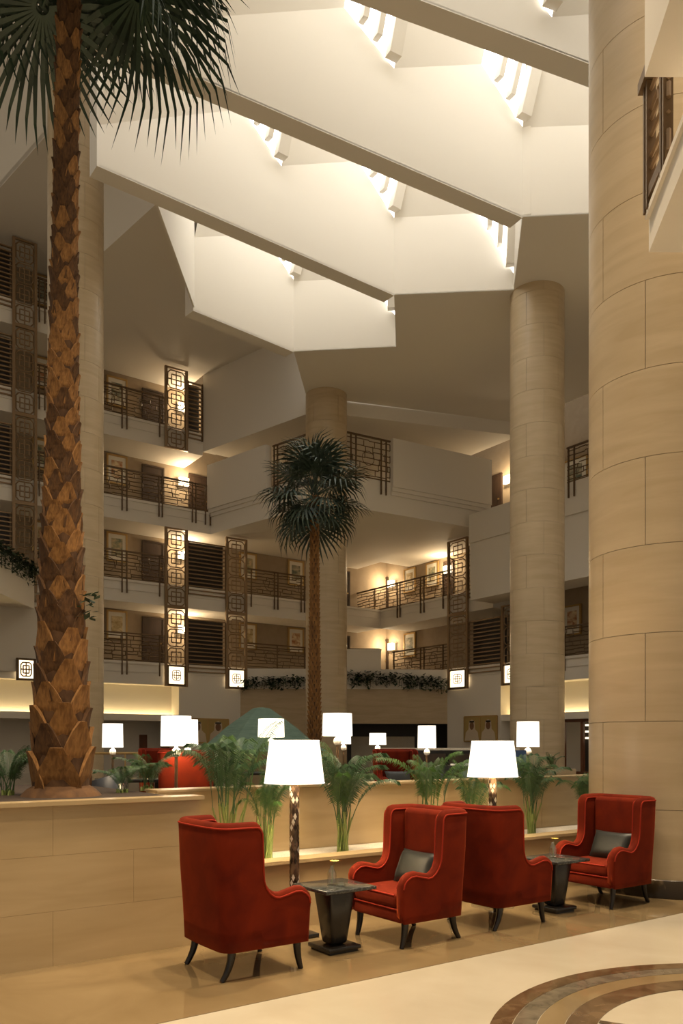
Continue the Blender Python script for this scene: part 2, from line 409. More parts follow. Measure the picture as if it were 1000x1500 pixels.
# ---- skylight girders
def ray_plane(px, py, p, d):     # hit of the pixel ray with the vertical plane through p along d: (s, z)
    k = K(px); s = (k*p.y-p.x)/(d.x-k*d.y); Y = p.y+d.y*s
    return s, EYE+(HY-py)*Y/F
girder_n = [0]
def girder(p, q, top, name='ceiling_beam', fin_px=None):
    """p right end, q left end of the near lower edge; top = list of (px,py,kind) left to right, kind of the segment that starts there"""
    p, q = Vector(p), Vector(q); d = (q-p).normalized(); L = (q-p).length
    n = Vector((d.y, -d.x));  n = n if n.y > 0 else -n      # away from the camera
    pts = []
    for px, py, kd in top:
        s, z = ray_plane(px, py, p, d); pts.append((s, z, kd))
    pts[0] = (L, pts[0][1], pts[0][2])
    return p, q, d, n, L, pts
E_LEAN, E_UP = .95, 2.3
def face_run(p, q, top, parent, teeth_parent, close_left=False):
    p, q, d, n, L, pts = girder(p, q, top)
    def w(s, z, o=0): v = p+d*s+n*o; return (v.x, v.y, z)
    poly = [w(0, ZB), w(L, ZB)]+[w(s, z) for s, z, _ in pts]
    # S face, split in quads down to the lower edge
    m = MB()
    for (s0, z0, _), (s1, z1, _) in zip(pts[:-1], pts[1:]):
        m.poly([w(s0, ZB), w(s1, ZB), w(s1, z1), w(s0, z0)])
        m.poly([w(s1, ZB, .06), w(s0, ZB, .06), w(s0, z0, .06), w(s1, z1, .06)])
    s0, z0, _ = pts[-1]
    m.build('coffer_face', 'white', parent)
    for (s0, z0, k0), (s1, z1, _) in zip(pts[:-1], pts[1:]):
        a0, a1 = Vector(w(s0, z0)), Vector(w(s1, z1)); e = Vector((-n.x*E_LEAN, -n.y*E_LEAN, E_UP))
        if k0 == 'D':
            MB().add([a0, a1, a1+e, a0+e], [(0, 1, 2, 3)]).build('coffer_wall', 'white', parent)
        else:
            g = struct(MB().add([a0, a1, a1+e, a0+e], [(0, 1, 2, 3)]).build('window_skylight', 'pane', parent))
            for t, wd in ((.30, .13), (.58, .13), (.90, .30)):
                c = a0+(a1-a0)*t; h = Vector((d.x, d.y, 0))*wd; f = Vector((-n.x, -n.y, 0))
                dz = (a1-a0).z/(a1-a0).length
                b0 = c-h*.5+f*.05; b1 = c+h*.5+f*.05
                vs = [b0, b1, b1+f*.22, b0+f*.22]; vs += [x+e for x in vs]
                MB().add(vs, [(3, 2, 1, 0), (4, 5, 6, 7), (0, 1, 5, 4), (1, 2, 6, 5), (2, 3, 7, 6), (3, 0, 4, 7)]).build('fin', 'white', g)
    return p, q, d, n, L
def beam(i, p, q, label):
    p, q = Vector(p), Vector(q); d = (q-p).normalized(); n = Vector((d.y, -d.x)); n = n if n.y > 0 else -n
    m = MB().prism([p, q, q+n*.45, p+n*.45], ZB-.02, ZB+.03)
    o = struct(m.build('ceiling_beam', 'soffit'))
    m = MB(); b0, b1 = p+n*.45, q+n*.45
    m.prism([b0, b1, b1-n*.05, b0-n*.05], ZB+.03, 19.9).build('beam_back', 'white', o)
    m = MB(); m.prism([q, q+n*.45, q+n*.45+d*.05, q+d*.05], ZB-.02, 19.9).build('beam_end', 'white', o)
    return o
Q0 = Vector(at_Z(285, 455, ZB)); Q1 = Vector(at_Z(145, 243, ZB))
d2 = (Vector(at_Z(330, 130, ZB))-P[4]).normalized(); Q2 = P[4]+d2*16
d3 = (Vector(at_Z(590, 0, ZB))-Vector(at_Z(876, 107, ZB))).normalized(); Q3 = P[6]+d3*18
b0 = beam(0, P[0], Q0, ''); b1 = beam(1, P[2], Q1, ''); b2 = beam(2, P[4], Q2, ''); b3 = beam(3, P[6], Q3, '')
face_run(P[0], Q0, [(284, 347, 'D'), (384, 343, 'W'), (432, 412, 'x')], b0, None)
face_run(P[1], P[0], [(432, 412, 'D'), (535, 407, 'W'), (579, 462, 'x')], b0, None)
face_run(P[2], Q1, [(143, 182, 'D'), (225, 174, 'D'), (355, 160, 'W'), (412, 243, 'D'), (525, 236, 'W'), (577, 319, 'x')], b1, None)
face_run(P[3], P[2], [(577, 319, 'D'), (700, 312, 'W'), (753, 402, 'x')], b1, None)
face_run(P[4], Q2, [(60, 42, 'D'), (145, 36, 'D'), (295, 26, 'D'), (504, 11, 'W'), (577, 100, 'D'), (705, 94, 'W'), (766, 187, 'x')], b2, None)
face_run(P[5], P[4], [(766, 187, 'D'), (915, 181, 'W'), (985, 300, 'x')], b2, None)
face_run(P[6], Q3, [(590, -130, 'D'), (740, -60, 'W'), (808, 25, 'D'), (960, 14, 'x')], b3, None)
# right ends of the coffers (vertical edge faces) and the soffit upstands
for (a, b) in ((P[1], P[2]), (P[3], P[4]), (P[5], P[6])):
    v = (b-a); n = Vector((v.y, -v.x)).normalized(); n = n if n.x > 0 else -n
    struct(MB().prism([a, b, b+n*.2, a+n*.2], ZB+.06, 19.9).build('wall_coffer_end', 'white'))
# end wall of the lowest coffer
# rooflight glazing over the wells
def well(pts, z=19.9, name='window_rooflight'):
    return tag(MB().poly([(p.x, p.y, z) for p in pts]).build(name, 'skylight'), kind='structure')
well([Q0, P[0], P[1], P[2], P[2]+(Q1-P[2])*.92, Q0])
well([Q1, P[2], P[3], P[4], Q2])
well([Q2, P[4], P[5], P[6], Q3])
st4 = P[6]-P[4]; P8, P9 = P[6]+st4, P[7]+st4; Q4 = P8+Vector((-1, -.36)).normalized()*19; P10, P11 = P8+st4, P9+st4; Q5 = P10+Vector((-1, -.30)).normalized()*19
beam(4, P8, Q4, ''); beam(5, P10, Q5, '')
for w_ in ([Q3, P[6], P[7], P8, Q4], [Q4, P8, P9, P10, Q5], [Q5, P10, P11, P11+Vector((0, -4)), Q5+Vector((0, -4))]): well(w_, name='window_rooflight_offscreen')
# left end of the lowest coffer
o = struct(MB().prism([Q0, Q0+Vector((-.05, 0)), (P[2]+(Q1-P[2])*.86)+Vector((-.05, 0)), P[2]+(Q1-P[2])*.86], ZB+.1, 19.9).build('wall_coffer_end', 'white'))

# ---- stepped ceilings over the long wing
Z4, Z5, Z6 = 17.2, 20.3, 23.5
cr = [Vector(at_Z(237, 291, Z4)), Vector(at_Z(150, 370, Z4))]
cd_ = (cr[1]-cr[0]).normalized(); e0 = cr[0]-cd_*3; F1c = Vector(W1.loc(XCOL, 0, 0)[:2])
k1 = Vector(at_Z(112, 405, Z4))
CE = Vector(W1.loc(XCOL, 2.0, 0)[:2]); CA4 = Vector(W1.loc(CUTA, 2.0, 0)[:2])
struct(MB().prism([CE, k1, cr[0], Q0+Vector((0.05, -.6)), Q0, P[0]+Vector((0, .45)), B4, A4, CA4], Z4, Z4+.2).build('ceiling_gallery', 'white'))
struct(MB().prism([k1, e0, e0+Vector((.12, .12)), k1+Vector((.12, .12))], Z4+.03, Z5+.1).build('wall_ceiling_step', 'white'))
c5 = [Vector(at_Z(75, 190, Z5)), Vector(at_Z(0, 275, Z5))]; d5 = (c5[1]-c5[0]).normalized()
f0 = c5[0]-d5*4; f1 = c5[0]+d5*7.6
FAR = Vector(W1.loc(XA, 2.0, 0)[:2])
struct(MB().prism([CE, k1, e0, f0, f1, FAR], Z5, Z5+.2).build('ceiling_gallery', 'white'))
struct(MB().prism([f0, f1, f1+Vector((.1, .1)), f0+Vector((.1, .1))], Z5+.03, Z6+.1).build('wall_ceiling_step', 'white'))
struct(MB().prism([f0, f1, f1+Vector((-9, -9)), f0+Vector((-9, -9))], Z6, Z6+.2).build('ceiling_gallery', 'white'))
struct(MB().prism([CE, k1, k1+Vector((.12, .02)), CE+Vector((.12, .02))], Z4+.02, Z5+.1).build('wall_ceiling_step', 'white'))

# ---- projecting block of the short wing between the two big columns
xb0, xb1 = W2.x(722), W2.x(1350)
pb = struct(wbox(W2, xb0, xb1, -1.3, .05, 7.45, 9.75, 'wall_projecting_block', 'cream'))
pt = MB().box(0, xb1-xb0, -1.38, .0, 2.3, 3.45).build('fascia', 'white', pb)
m = MB(); m.add([(-.55, -.6, .9), (0, -1.3, 0), (0, .05, 0), (-.55, .05, .9), (-.55, -.7, 2.6), (0, -1.38, 3.45), (0, .05, 3.45), (-.55, .05, 2.6)],
      [(0, 1, 2, 3), (4, 7, 6, 5), (0, 4, 5, 1), (0, 3, 7, 4), (1, 5, 6, 2)]); m.build('angled_cheek', 'white', pb)
# ---- block with hanging plants on the long wing
lb = struct(MB().prism([(-18, 22), (-11.15, 22), (-11.3, 29.9), (-18, 25.1)], 6.57, 8.0).build('wall_planter_balcony', 'cream'))
struct(wbox(W1, XA, W1.x(75), -.12, .1, FB(1)+.25, FB(2)-.4, 'wall_solid_balcony', 'cream'))
# ---- near gallery corner at the upper right
rb = struct(MB().prism([at_Y(950, 7.3), (2.48, 5.2), (7, 5.2), (7, 7.35)], 6.02, 6.42).build('gallery_corner_floor', 'cream'))
rb2 = struct(MB().prism([at_Y(944, 6.6), (2.29, 5.0), (7, 5.0), (7, 6.65)], 7.02, 8.6).build('gallery_corner_upper', 'cream'))

# ================================================================== GALLERY FITTINGS
ORD = {1: 'first', 2: 'second', 3: 'third', 4: 'fourth', 5: 'fifth'}
WN = {1: 'long wing', 2: 'short wing'}
def rail_panel(L, h, seed, rings=True):
    """irregular bar pattern of a balustrade panel, local x 0..L, z 0..h"""
    rnd = random.Random(seed); m = MB(); t = .028
    rows = 7; zs = [h*(i+.6)/rows for i in range(rows)]
    for i, z in enumerate(zs):
        x = 0
        while x < L:
            w = rnd.uniform(.28, .6); x2 = min(L, x+w); dz = rnd.uniform(-.035, .035)
            m.bar((x, 0, z+dz), (x2, 0, z+dz), t)
            if i < rows-1 and rnd.random() < .6: m.bar((x2, 0, z+dz), (x2, 0, zs[i+1]+rnd.uniform(-.03, .03)), t)
            x = x2
    if rings and L > 1.3:
        for c in ([L*.3, L*.75] if L > 3 else [L*.5]):
            pts = [(c+.27*math.cos(a), -.01, h*.5+.27*math.sin(a)) for a in [2*math.pi*k/14 for k in range(15)]]
            m.tube(pts, .014, 4, False)
    return m
rail_no = [0]
def railing(loc, rot, L, z, label, posts, h=1.12, drop=.55, wall=True):
    """handrail + pattern + pairs of posts hung in front of the slab edge; origin on the slab edge"""
    t = thing('balcony_railing', label, 'railing', (loc[0], loc[1], z), rot, 'gallery railings')
    MB().box(0, L, -.05, .02, h-.04, h+.02).build('handrail', 'bronze', t)
    rail_no[0] += 1
    stuff(rail_panel(L, h-.06, rail_no[0]).build('bar_pattern', 'bronze', t))
    MB().box(0, L, -.02, .01, 0.0, .04).build('bottom_rail', 'bronze', t)
    for x in posts:
        MB().box(x-.022, x+.022, -.085, -.03, -drop, h).build('post', 'bronze', t)
    return t
def wing_rail(wg, p0, p1, n, label, posts_px, z=None, h=1.12):
    x0, x1 = wg.x(p0), wg.x(p1); z = z if z is not None else FB(n)+SL
    return railing(wg.loc(x0, -.0, 0), wg.rot, x1-x0, z, label, [wg.x(p)-x0 for p in posts_px if x0 <= wg.x(p) <= x1], h)
wing_rail(W1, 120, 242, 1, 'bronze railing of the first gallery between the pale column and the lattice tower', [178, 185, 233])
wing_rail(W1, 120, 242, 2, 'bronze railing of the second gallery between the pale column and the lattice tower', [178, 185, 233])
wing_rail(W1, 120, 309, 3, 'bronze railing of the third gallery running up to the white bridge parapet', [178, 185, 232, 237, 281, 286, 300, 307])
wing_rail(W1, 120, 242, 4, 'bronze railing of the top gallery against white wall near the roof', [178, 185, 233])
wing_rail(W1, 361, 470, 1, 'bronze railing of the first gallery behind the hanging plants, long wing', [405, 445])
wing_rail(W1, 361, 470, 2, 'bronze railing of the second gallery beside the small palm', [367, 401, 406, 440, 445])
for n in (2, 3, 4, 5):
    wing_rail(W1, 52, 112, n, 'bronze railing of the %s gallery half hidden behind the tall palm trunk' % ORD[n], [57, 65, 90])
wing_rail(W2, 575, 656, 1, 'bronze railing of the first gallery on the short wing, plants below', [578, 617, 622, 650])
wing_rail(W2, 505, 656, 2, 'bronze railing of the second gallery on the short wing', [518, 523, 550, 583, 587, 617, 622, 650])
x0 = W2.x(830, -1.38)
railing(W2.loc(x0, -1.36, 0), W2.rot, W2.x(1330, -1.36)-x0, 10.9, 'bronze railing on top of the white block between the two big columns', [.1, .35, 3.0, 3.3], h=1.25)
wing_rail(W2, 800, 1330, 1, 'bronze railing of the first gallery seen between the two big columns', [828, 874, 900, 940])
wing_rail(W2, 683, 716, 3, 'short bronze railing between the bridge parapet and the white block', [686, 700, 712])
# bridge railings either side of the corner column
def seg_rail(p, q, z, label, posts, h):
    d = q-p; railing((p.x, p.y), math.atan2(d.y, d.x), d.length, z, label, posts, h)
p, q = onseg(A, B, 400), onseg(A, B, 452); seg_rail(p, q, 11.75, 'bronze bridge railing between the pale parapet and the corner column, palm in front', [.12, .3], 1.58)
p, q = onseg(B, C, 506), onseg(B, C, 571); seg_rail(p, q, 11.75, 'bronze bridge railing between the corner column and the tan parapet', [.2, .42, 1.55, 1.78], 1.58)
# near upper-right gallery railing
p, q = Vector(at_Y(948, 7.28)), Vector((2.69, 6.68)); d = q-p
t = thing('balcony_railing', 'dark bronze railing of the gallery corner touching the massive column', 'railing', (p.x, p.y, 6.42), math.atan2(d.y, d.x), 'gallery railings')
L = d.length
MB().box(-.06, L, -.07, .03, 1.04, 1.14).build('handrail', 'bronze', t)
stuff(rail_panel(L, 1.0, 99).build('bar_pattern', 'bronze_light', t)); MB().box(0, L, -.03, .03, 0, .1).build('bottom_rail', 'bronze', t)
for x in (.02, .10, .5, .57): MB().box(x-.02, x+.02, -.04, .04, -.08, 1.08).build('post', 'bronze', t)
off_wall(Vector((2.48, 5.2)), p, 6.30, 6.36, .03, -.02, 'cream', 'edge_moulding', rb)

# ---- lattice towers: one screen per storey
LW = W1.x(273)-W1.x(243)
def motif(w, h, t=.035):
    m = MB(); a = .16*w
    pts = [(a, 0, 0), (w-a, 0, 0), (w, 0, .16*h), (w, 0, h-.16*h), (w-a, 0, h), (a, 0, h), (0, 0, h-.16*h), (0, 0, .16*h)]
    for p, q in zip(pts, pts[1:]+pts[:1]): m.bar(p, q, t)
    i = .22
    c = [(i*w, 0, i*h), ((1-i)*w, 0, i*h), ((1-i)*w, 0, (1-i)*h), (i*w, 0, (1-i)*h)]
    for p, q in zip(c, c[1:]+c[:1]): m.bar(p, q, t)
    m.bar((.5*w, 0, i*h), (.5*w, 0, (1-i)*h), t); m.bar((i*w, 0, .5*h), ((1-i)*w, 0, .5*h), t)
    m.bar((0, 0, .5*h), (i*w, 0, .5*h), t); m.bar(((1-i)*w, 0, .5*h), (w, 0, .5*h), t)
    m.bar((.5*w, 0, 0), (.5*w, 0, i*h), t); m.bar((.5*w, 0, (1-i)*h), (.5*w, 0, h), t)
    return m
def lattice(wg, p0, p1, n, label, z1=None, lantern=False, d=-.14):
    x0, x1 = wg.x(p0, d), wg.x(p1, d); w = x1-x0; z0 = FB(n)-.04; z1 = z1 or FB(n+1)-.04; H = z1-z0
    t = thing('lattice_screen', label, 'screen', wg.loc(x0, d, z0), wg.rot, 'bronze lattice screens')
    for x in (0, w): MB().box(x-.05, x+.05, -.05, .05, 0, H).build('post', 'bronze_light', t)
    for z in (.03, H-.03): MB().box(.05, w-.05, -.045, .045, z-.03, z+.03).build('crossbar', 'bronze_light', t)
    k = 4; hh = (H-.12)/k; iw = w-.16
    me = motif(iw, hh-.08).mesh('square_motif', 'bronze_light')
    for i in range(k):
        if lantern and i == 0: continue
        inst('square_motif', me, t, (.08, 0, .08+i*hh))
    if lantern:
        l = MB().box(.06, w-.06, .0, .06, .1, hh+.02).build('lantern', 'glow', t); l['label'] = lantern
        f = MB()
        for x in (.08, w-.08): f.box(x-.03, x+.03, -.06, -.045+.05, .04, hh+.05)
        f.box(.05, w-.05, -.06, .07, .02, .10); f.box(.05, w-.05, -.06, .005, hh+.02, hh+.08); f.build('frame', 'bronze', l)
        inst('square_motif', motif(iw*.5, hh*.5, .025).mesh('grid', 'bronze_light'), l, (.08+iw*.25, -.03, .12+hh*.18))
    return t
nb = {1: 'lattice tower beside the gallery doors', 2: 'lattice tower next to the small palm'}
for n in (1, 2): lattice(W1, 243, 273, n, 'bronze lattice screen in front of the %s gallery, tower beside the dark doors' % ORD[n], lantern='glowing lantern at the foot of the lattice tower beside the dark doors' if n == 1 else False)
lattice(W1, 243, 273, 4, 'bronze lattice screen of the top gallery beside the white upper wall', z1=Z4-.1)
for n in (1, 2): lattice(W1, 332, 360, n, 'bronze lattice screen at the %s gallery, tower next to the small palm' % ORD[n], lantern='glowing lantern at the foot of the lattice tower next to the small palm' if n == 1 else False)
for n in (2, 3, 4, 5): lattice(W1, 20, 52, n, 'bronze lattice screen at the %s gallery behind the tall palm' % ORD[n], z1=Z5-.08 if n == 5 else None)
for n in (1, 2): lattice(W2, 657, 684, n, 'bronze lattice screen of the short wing at the %s gallery' % ORD[n], lantern='glowing lantern at the foot of the lattice tower on the short wing' if n == 1 else False)
lattice(W2, 736, 762, 1, 'bronze lattice screen partly hidden by the column near the portrait', lantern='glowing lantern partly hidden by the column near the portrait')
t = thing('lantern', 'glowing lantern on the wall behind the tall palm', 'lantern', W1.loc(W1.x(22), -.2, FB(1)-.05), W1.rot, 'gallery lanterns')
w = W1.x(50)-W1.x(22)
MB().box(.06, w-.06, 0, .08, .06, .72).build('glass_panel', 'glow', t)
f = MB()
for x in (.04, w-.04): f.box(x-.04, x+.04, -.06, .08, 0, .78)
f.box(0, w, -.06, .08, -.02, .06); f.box(0, w, -.06, .08, .72, .80); f.build('frame', 'bronze', t)
inst('square_motif', motif(w*.55, .5).mesh('grid', 'bronze_light'), t, (w*.22, -.03, .14))

# ---- louvre screens
def louvre(wg, p0, p1, n, label, ztop=None, back=True):
    x0, x1 = wg.x(p0), wg.x(p1); w = x1-x0; zt = (ztop or FB(n+1))-.42; z0 = FB(n)+SL-.32; H = zt-z0
    t = thing('louvre_screen', label, 'screen', wg.loc(x0, -.04, z0), wg.rot, 'louvre screens')
    for x in (.02, w-.02): MB().box(x-.03, x+.03, -.03, .05, 0, H).build('upright', 'bronze', t)
    k = 14; me = MB().box(0, w, -.03, .05, -.022, .022).mesh('slat', 'bronze_light')
    for i in range(k): inst('slat', me, t, (0, 0, .04+i*(H-.08)/(k-1)))
    if back: MB().box(.03, w-.03, .30, .36, .32, H).build('dark_shutter', 'darkroom', t)
    return t
for n in (1, 2): louvre(W1, 274, 331, n, 'slatted louvre screen of the %s gallery between two lattice towers' % ORD[n])
louvre(W1, 274, 296, 4, 'narrow louvre screen of the top gallery next to the white upper wall', ztop=Z4)
for n in (2, 3, 4, 5): louvre(W1, -60, 18, n, 'slatted louvre screen of the %s gallery behind the tall palm' % ORD[n], ztop=Z5 if n == 5 else None)
for n in (1, 2): louvre(W2, 686, 735 if n == 1 else 703, n, 'slatted louvre screen of the short wing at the %s gallery' % ORD[n])

# ---- framed pictures, doors, wall lamps on the gallery back walls
def picture(wg, px, n, label, w=.82, h=1.15, art=0, z=None, d=1.84):
    x = wg.x(px, d); z = z if z is not None else FB(n)+SL+1.1
    t = thing('framed_picture', label, 'picture', wg.loc(x, d, z), wg.rot, 'gallery pictures')
    f = MB()
    for a in (-1, 1): f.box(a*w/2-.035, a*w/2+.035, -.05, .04, -.035, h+.035)
    f.box(-w/2, w/2, -.05, .04, -.035, .035); f.box(-w/2, w/2, -.05, .04, h-.035, h+.035); f.build('frame', 'gold', t)
    MB().box(-w/2, w/2, -.02, .05, 0, h).build('mount', 'mount', t)
    MB().box(-w*.29, w*.29, -.03, -.01, h*.2, h*.82).build('painting', 'art%d' % art, t)
i = 0
for px, lv, who in ((171, (1, 2, 3, 4), 'left of a dark door by the pale column'), (363, (1, 2), 'just past the lattice tower'), (433, (1, 2), 'beside the small palm'), (64, (2, 3, 4, 5), 'behind the tall palm trunk')):
    for n in lv:
        picture(W1, px, n, 'framed picture in the %s gallery %s' % (ORD[n], who), art=(i*3) % 4); i += 1
for px, lv, who in ((600, (1, 2), 'past the glowing wall lamp'), (633, (2,), 'next to the short wing lattice'), (838, (1,), 'between the two big columns')):
    for n in lv:
        picture(W2, px, n, 'framed picture in the %s gallery of the short wing %s' % (ORD[n], who), art=(i*3+1) % 4); i += 1
picture(W2, 842, 3, 'framed picture above the white block between the two big columns', w=1.2, h=1.35, z=11.7, art=1)
door_n = [0]
def gdoor(wg, p0, p1, n, d=1.86, h=2.15, m='darkwood', z=None):
    x0, x1 = wg.x(p0, d), wg.x(p1, d); w = x1-x0; door_n[0] += 1
    t = thing('door_%d' % door_n[0], None, None, wg.loc(x0, d, z if z is not None else FB(n)+SL), wg.rot); t['kind'] = 'structure'
    f = MB(); f.box(0, .07, -.05, .05, 0, h); f.box(w-.07, w, -.05, .05, 0, h); f.box(.07, w-.07, -.05, .05, h-.07, h); f.build('door_frame', 'darkwood', t)
    MB().box(.07, w-.07, -.02, .04, 0, h-.07).build('door_leaf', m, t)
    MB().box(w-.2, w-.14, -.08, -.02, 1.0, 1.06).build('handle', 'gold', t)
for n in (1, 2, 3, 4): gdoor(W1, 208, 240, n)
for n in (3,): gdoor(W1, 276, 306, n)
for n in (1, 2): gdoor(W2, 540, 568, n)
gdoor(W2, 700, 735, 3); gdoor(W2, 650, 664, 2)
for n in (1, 2): gdoor(W1, 480, 512, n); gdoor(W2, 512, 536, n)
def wall_lamp(wg, px, n, label, z=1.72, d=1.78, en=60):
    p = wg.loc(wg.x(px, d), d, FB(n)+SL+z)
    t = thing('wall_lamp', label, 'lamp', p, wg.rot, 'gallery wall lamps')
    MB().box(-.08, .08, .05, .13, -.12, .12).build('back_plate', 'bronze', t)
    MB().box(-.22, .22, -.08, .06, -.17, .17).build('shade', 'glow', t)
    q = wg.loc(wg.x(px, d), d-.35, FB(n)+SL+z+.1); lamp('wall_lamp_light', 'POINT', q, en, WARM, .12)
wall_lamp(W1, 268, 1, 'glowing wall lamp in the first gallery behind the lattice tower'); wall_lamp(W1, 268, 2, 'glowing wall lamp in the second gallery behind the lattice tower')
wall_lamp(W1, 269, 3, 'glowing box wall lamp in the third gallery near the bridge'); wall_lamp(W1, 268, 4, 'glowing wall lamp in the top gallery behind the lattice tower')
wall_lamp(W2, 573, 1, 'glowing box wall lamp in the first gallery of the short wing'); wall_lamp(W2, 573, 2, 'glowing box wall lamp in the second gallery of the short wing')
wall_lamp(W2, 744, 3, 'glowing wall lamp in the third gallery next to the stone column', en=60)
wall_lamp(W2, 655, 2, 'glowing wall lamp behind the short wing lattice, second gallery', en=60)
# ---- trailing plants along the first-gallery corner and the planter balcony
def trailing(label, pts, dens, drop, seed, up=.25, name='trailing_plant'):
    rnd = random.Random(seed); m = MB()
    for p, q in zip(pts[:-1], pts[1:]):
        p, q = Vector(p), Vector(q); n = int((q-p).length*dens)
        for i in range(n):
            c = p+(q-p)*rnd.random()+Vector((rnd.uniform(-.2, .2), rnd.uniform(-.25, .15), 0))
            for k in range(rnd.randint(2, 5)):
                z = rnd.uniform(-drop*rnd.random(), up); a = rnd.uniform(0, 6.28); l = rnd.uniform(.10, .26); w_ = l*.28
                o = c+Vector((rnd.uniform(-.12, .12), rnd.uniform(-.12, .12), z)); dx = Vector((math.cos(a), math.sin(a), rnd.uniform(-.9, .5)))*l
                sd = Vector((-math.sin(a), math.cos(a), 0))*w_
                m.add([o, o+dx*.5+sd, o+dx, o+dx*.5-sd], [(0, 1, 2, 3)])
            if rnd.random() < .3: m.bar(c, c-Vector((0, 0, rnd.uniform(.1, drop))), .012)
    t = thing(name, label, 'plant', (0, 0, 0)); stuff(m.build('foliage', 'ivy', t)); return t
zz = FB(1)+.28
a, b = chp(368), chp(446)
trailing('dark trailing plant along the first gallery edge left of the corner column', [(G1[0], G1[1]-.1, zz-.15), (a.x, a.y-.12, zz-.05), (b.x, b.y-.12, zz+.05)], 55, .35, 3)
a, b = chp(507), chp(655)
trailing('dark trailing plant along the first gallery edge on the short wing side', [(a.x, a.y-.12, zz+.15), (chp(580).x, chp(580).y-.12, zz+.1), (b.x, b.y-.12, zz-.15)], 65, .35, 4, .35)
trailing('leafy plant hanging over the planter balcony behind the tall palm', [(-11.2, 25.8, 8.0), (-11.25, 29.9, 7.95)], 60, .6, 5, .2)
# planter box on the corner gallery
p0_, p1_ = at_Y(508, 37.2), at_Y(558, 37.2)
t = thing('planter_box', 'plain cream planter box standing at the corner of the first gallery', 'planter', (p0_[0], p0_[1], FB(1)+SL-.02))
MB().box(0, p1_[0]-p0_[0], 0, .7, 0, 1.05).build('box', 'cream', t); MB().box(.06, p1_[0]-p0_[0]-.06, .06, .64, 1.05, 1.09).build('soil', 'soil', t)
MB().box(-.02, p1_[0]-p0_[0]+.02, -.03, .73, .97, 1.05).build('rim', 'cream', t)

# ---- posters on the lobby wall
def poster(c, rz, w, h, z0, label, figs):
    t = thing('wall_picture', label, 'picture', (c[0], c[1], z0), rz)
    MB().box(-w/2, w/2, -.06, 0, 0, h).build('panel', 'ochre', t)
    f = MB()
    for x in (-w/2, w/2, 0): f.box(x-.025, x+.025, -.075, -.01, 0, h)
    f.box(-w/2, w/2, -.075, -.01, -.03, .03); f.box(-w/2, w/2, -.075, -.01, h-.03, h+.03); f.build('frame', 'gold', t)
    for sx in figs:
        m = MB(); m.add([(sx-.42, -.068, .03), (sx+.42, -.068, .03), (sx+.36, -.068, .38), (sx+.16, -.068, .55), (sx-.16, -.068, .55), (sx-.36, -.068, .38)], [tuple(range(6))]); m.build('painted_robe', 'robe', t)
        m = MB(); m.add([(sx+.13*math.cos(a), -.07, .66+.17*math.sin(a)) for a in [2*math.pi*k/16 for k in range(16)]], [tuple(range(16))]); m.build('painted_face', 'skin', t)
        m = MB(); m.add([(sx-.2, -.069, .5), (sx-.17, -.069, .84), (sx, -.069, .93), (sx+.17, -.069, .84), (sx+.2, -.069, .5), (sx, -.069, .58)], [tuple(range(6))]); m.build('painted_headcloth', 'robe', t)
        m = MB(); m.add([(sx-.15, -.0705, .80), (sx+.15, -.0705, .80), (sx+.13, -.0705, .87), (sx-.13, -.0705, .87)], [(0, 1, 2, 3)]); m.build('painted_band', 'leg', t)
c = lerp(Vector(G2), Vector(P2), .55); dv = Vector(P2)-Vector(G2)
n_ = Vector((dv.y, -dv.x)).normalized()*.03; c = onseg(Vector(G2), Vector(P2), 705)+n_
poster(c, math.atan2(dv.y, dv.x), 1.9, 1.05, 1.72, 'ochre wall portrait of two figures in white robes beside the stone column', (-.48, .48))
dv = Vector(G1)-Vector(P1); n_ = Vector((dv.y, -dv.x)).normalized()*.03; c = onseg(Vector(P1), Vector(G1), 303)+n_
poster(c, math.atan2(dv.y, dv.x), 1.95, 1.0, 1.66, 'ochre wall portrait panel half hidden by a lamp and a leafy palm', (-.48, .48))

# ---- ground-floor doorway with glass in mahogany frame (between the columns)
x0, x1 = W2.x(826, .3), W2.x(905, .3); w = x1-x0
t = thing('door_20', None, None, W2.loc(x0, .3, .45), W2.rot); t['kind'] = 'structure'
f = MB()
for x in (0, w*.36, w*.72, w): f.box(x-.06, x+.06, -.06, .06, 0, 2.05)
f.box(0, w, -.06, .06, 1.98, 2.1); f.box(0, w, -.06, .06, 0, .12); f.build('door_frame', 'redwood', t)
MB().box(0, w, 1.2, 1.25, 0, 2.0).build('dark_interior', 'darkroom', t)
for z in (1.35, 1.6, 1.85): MB().box(.1, w-.1, 1.0, 1.05, z, z+.07).build('light_strip', 'glow', t)
x = W1.x(204, 1.84); o = wbox(W1, x, W1.x(215, 1.84), 1.80, 1.86, .45, 2.0, 'door_21', 'redwood'); struct(o)

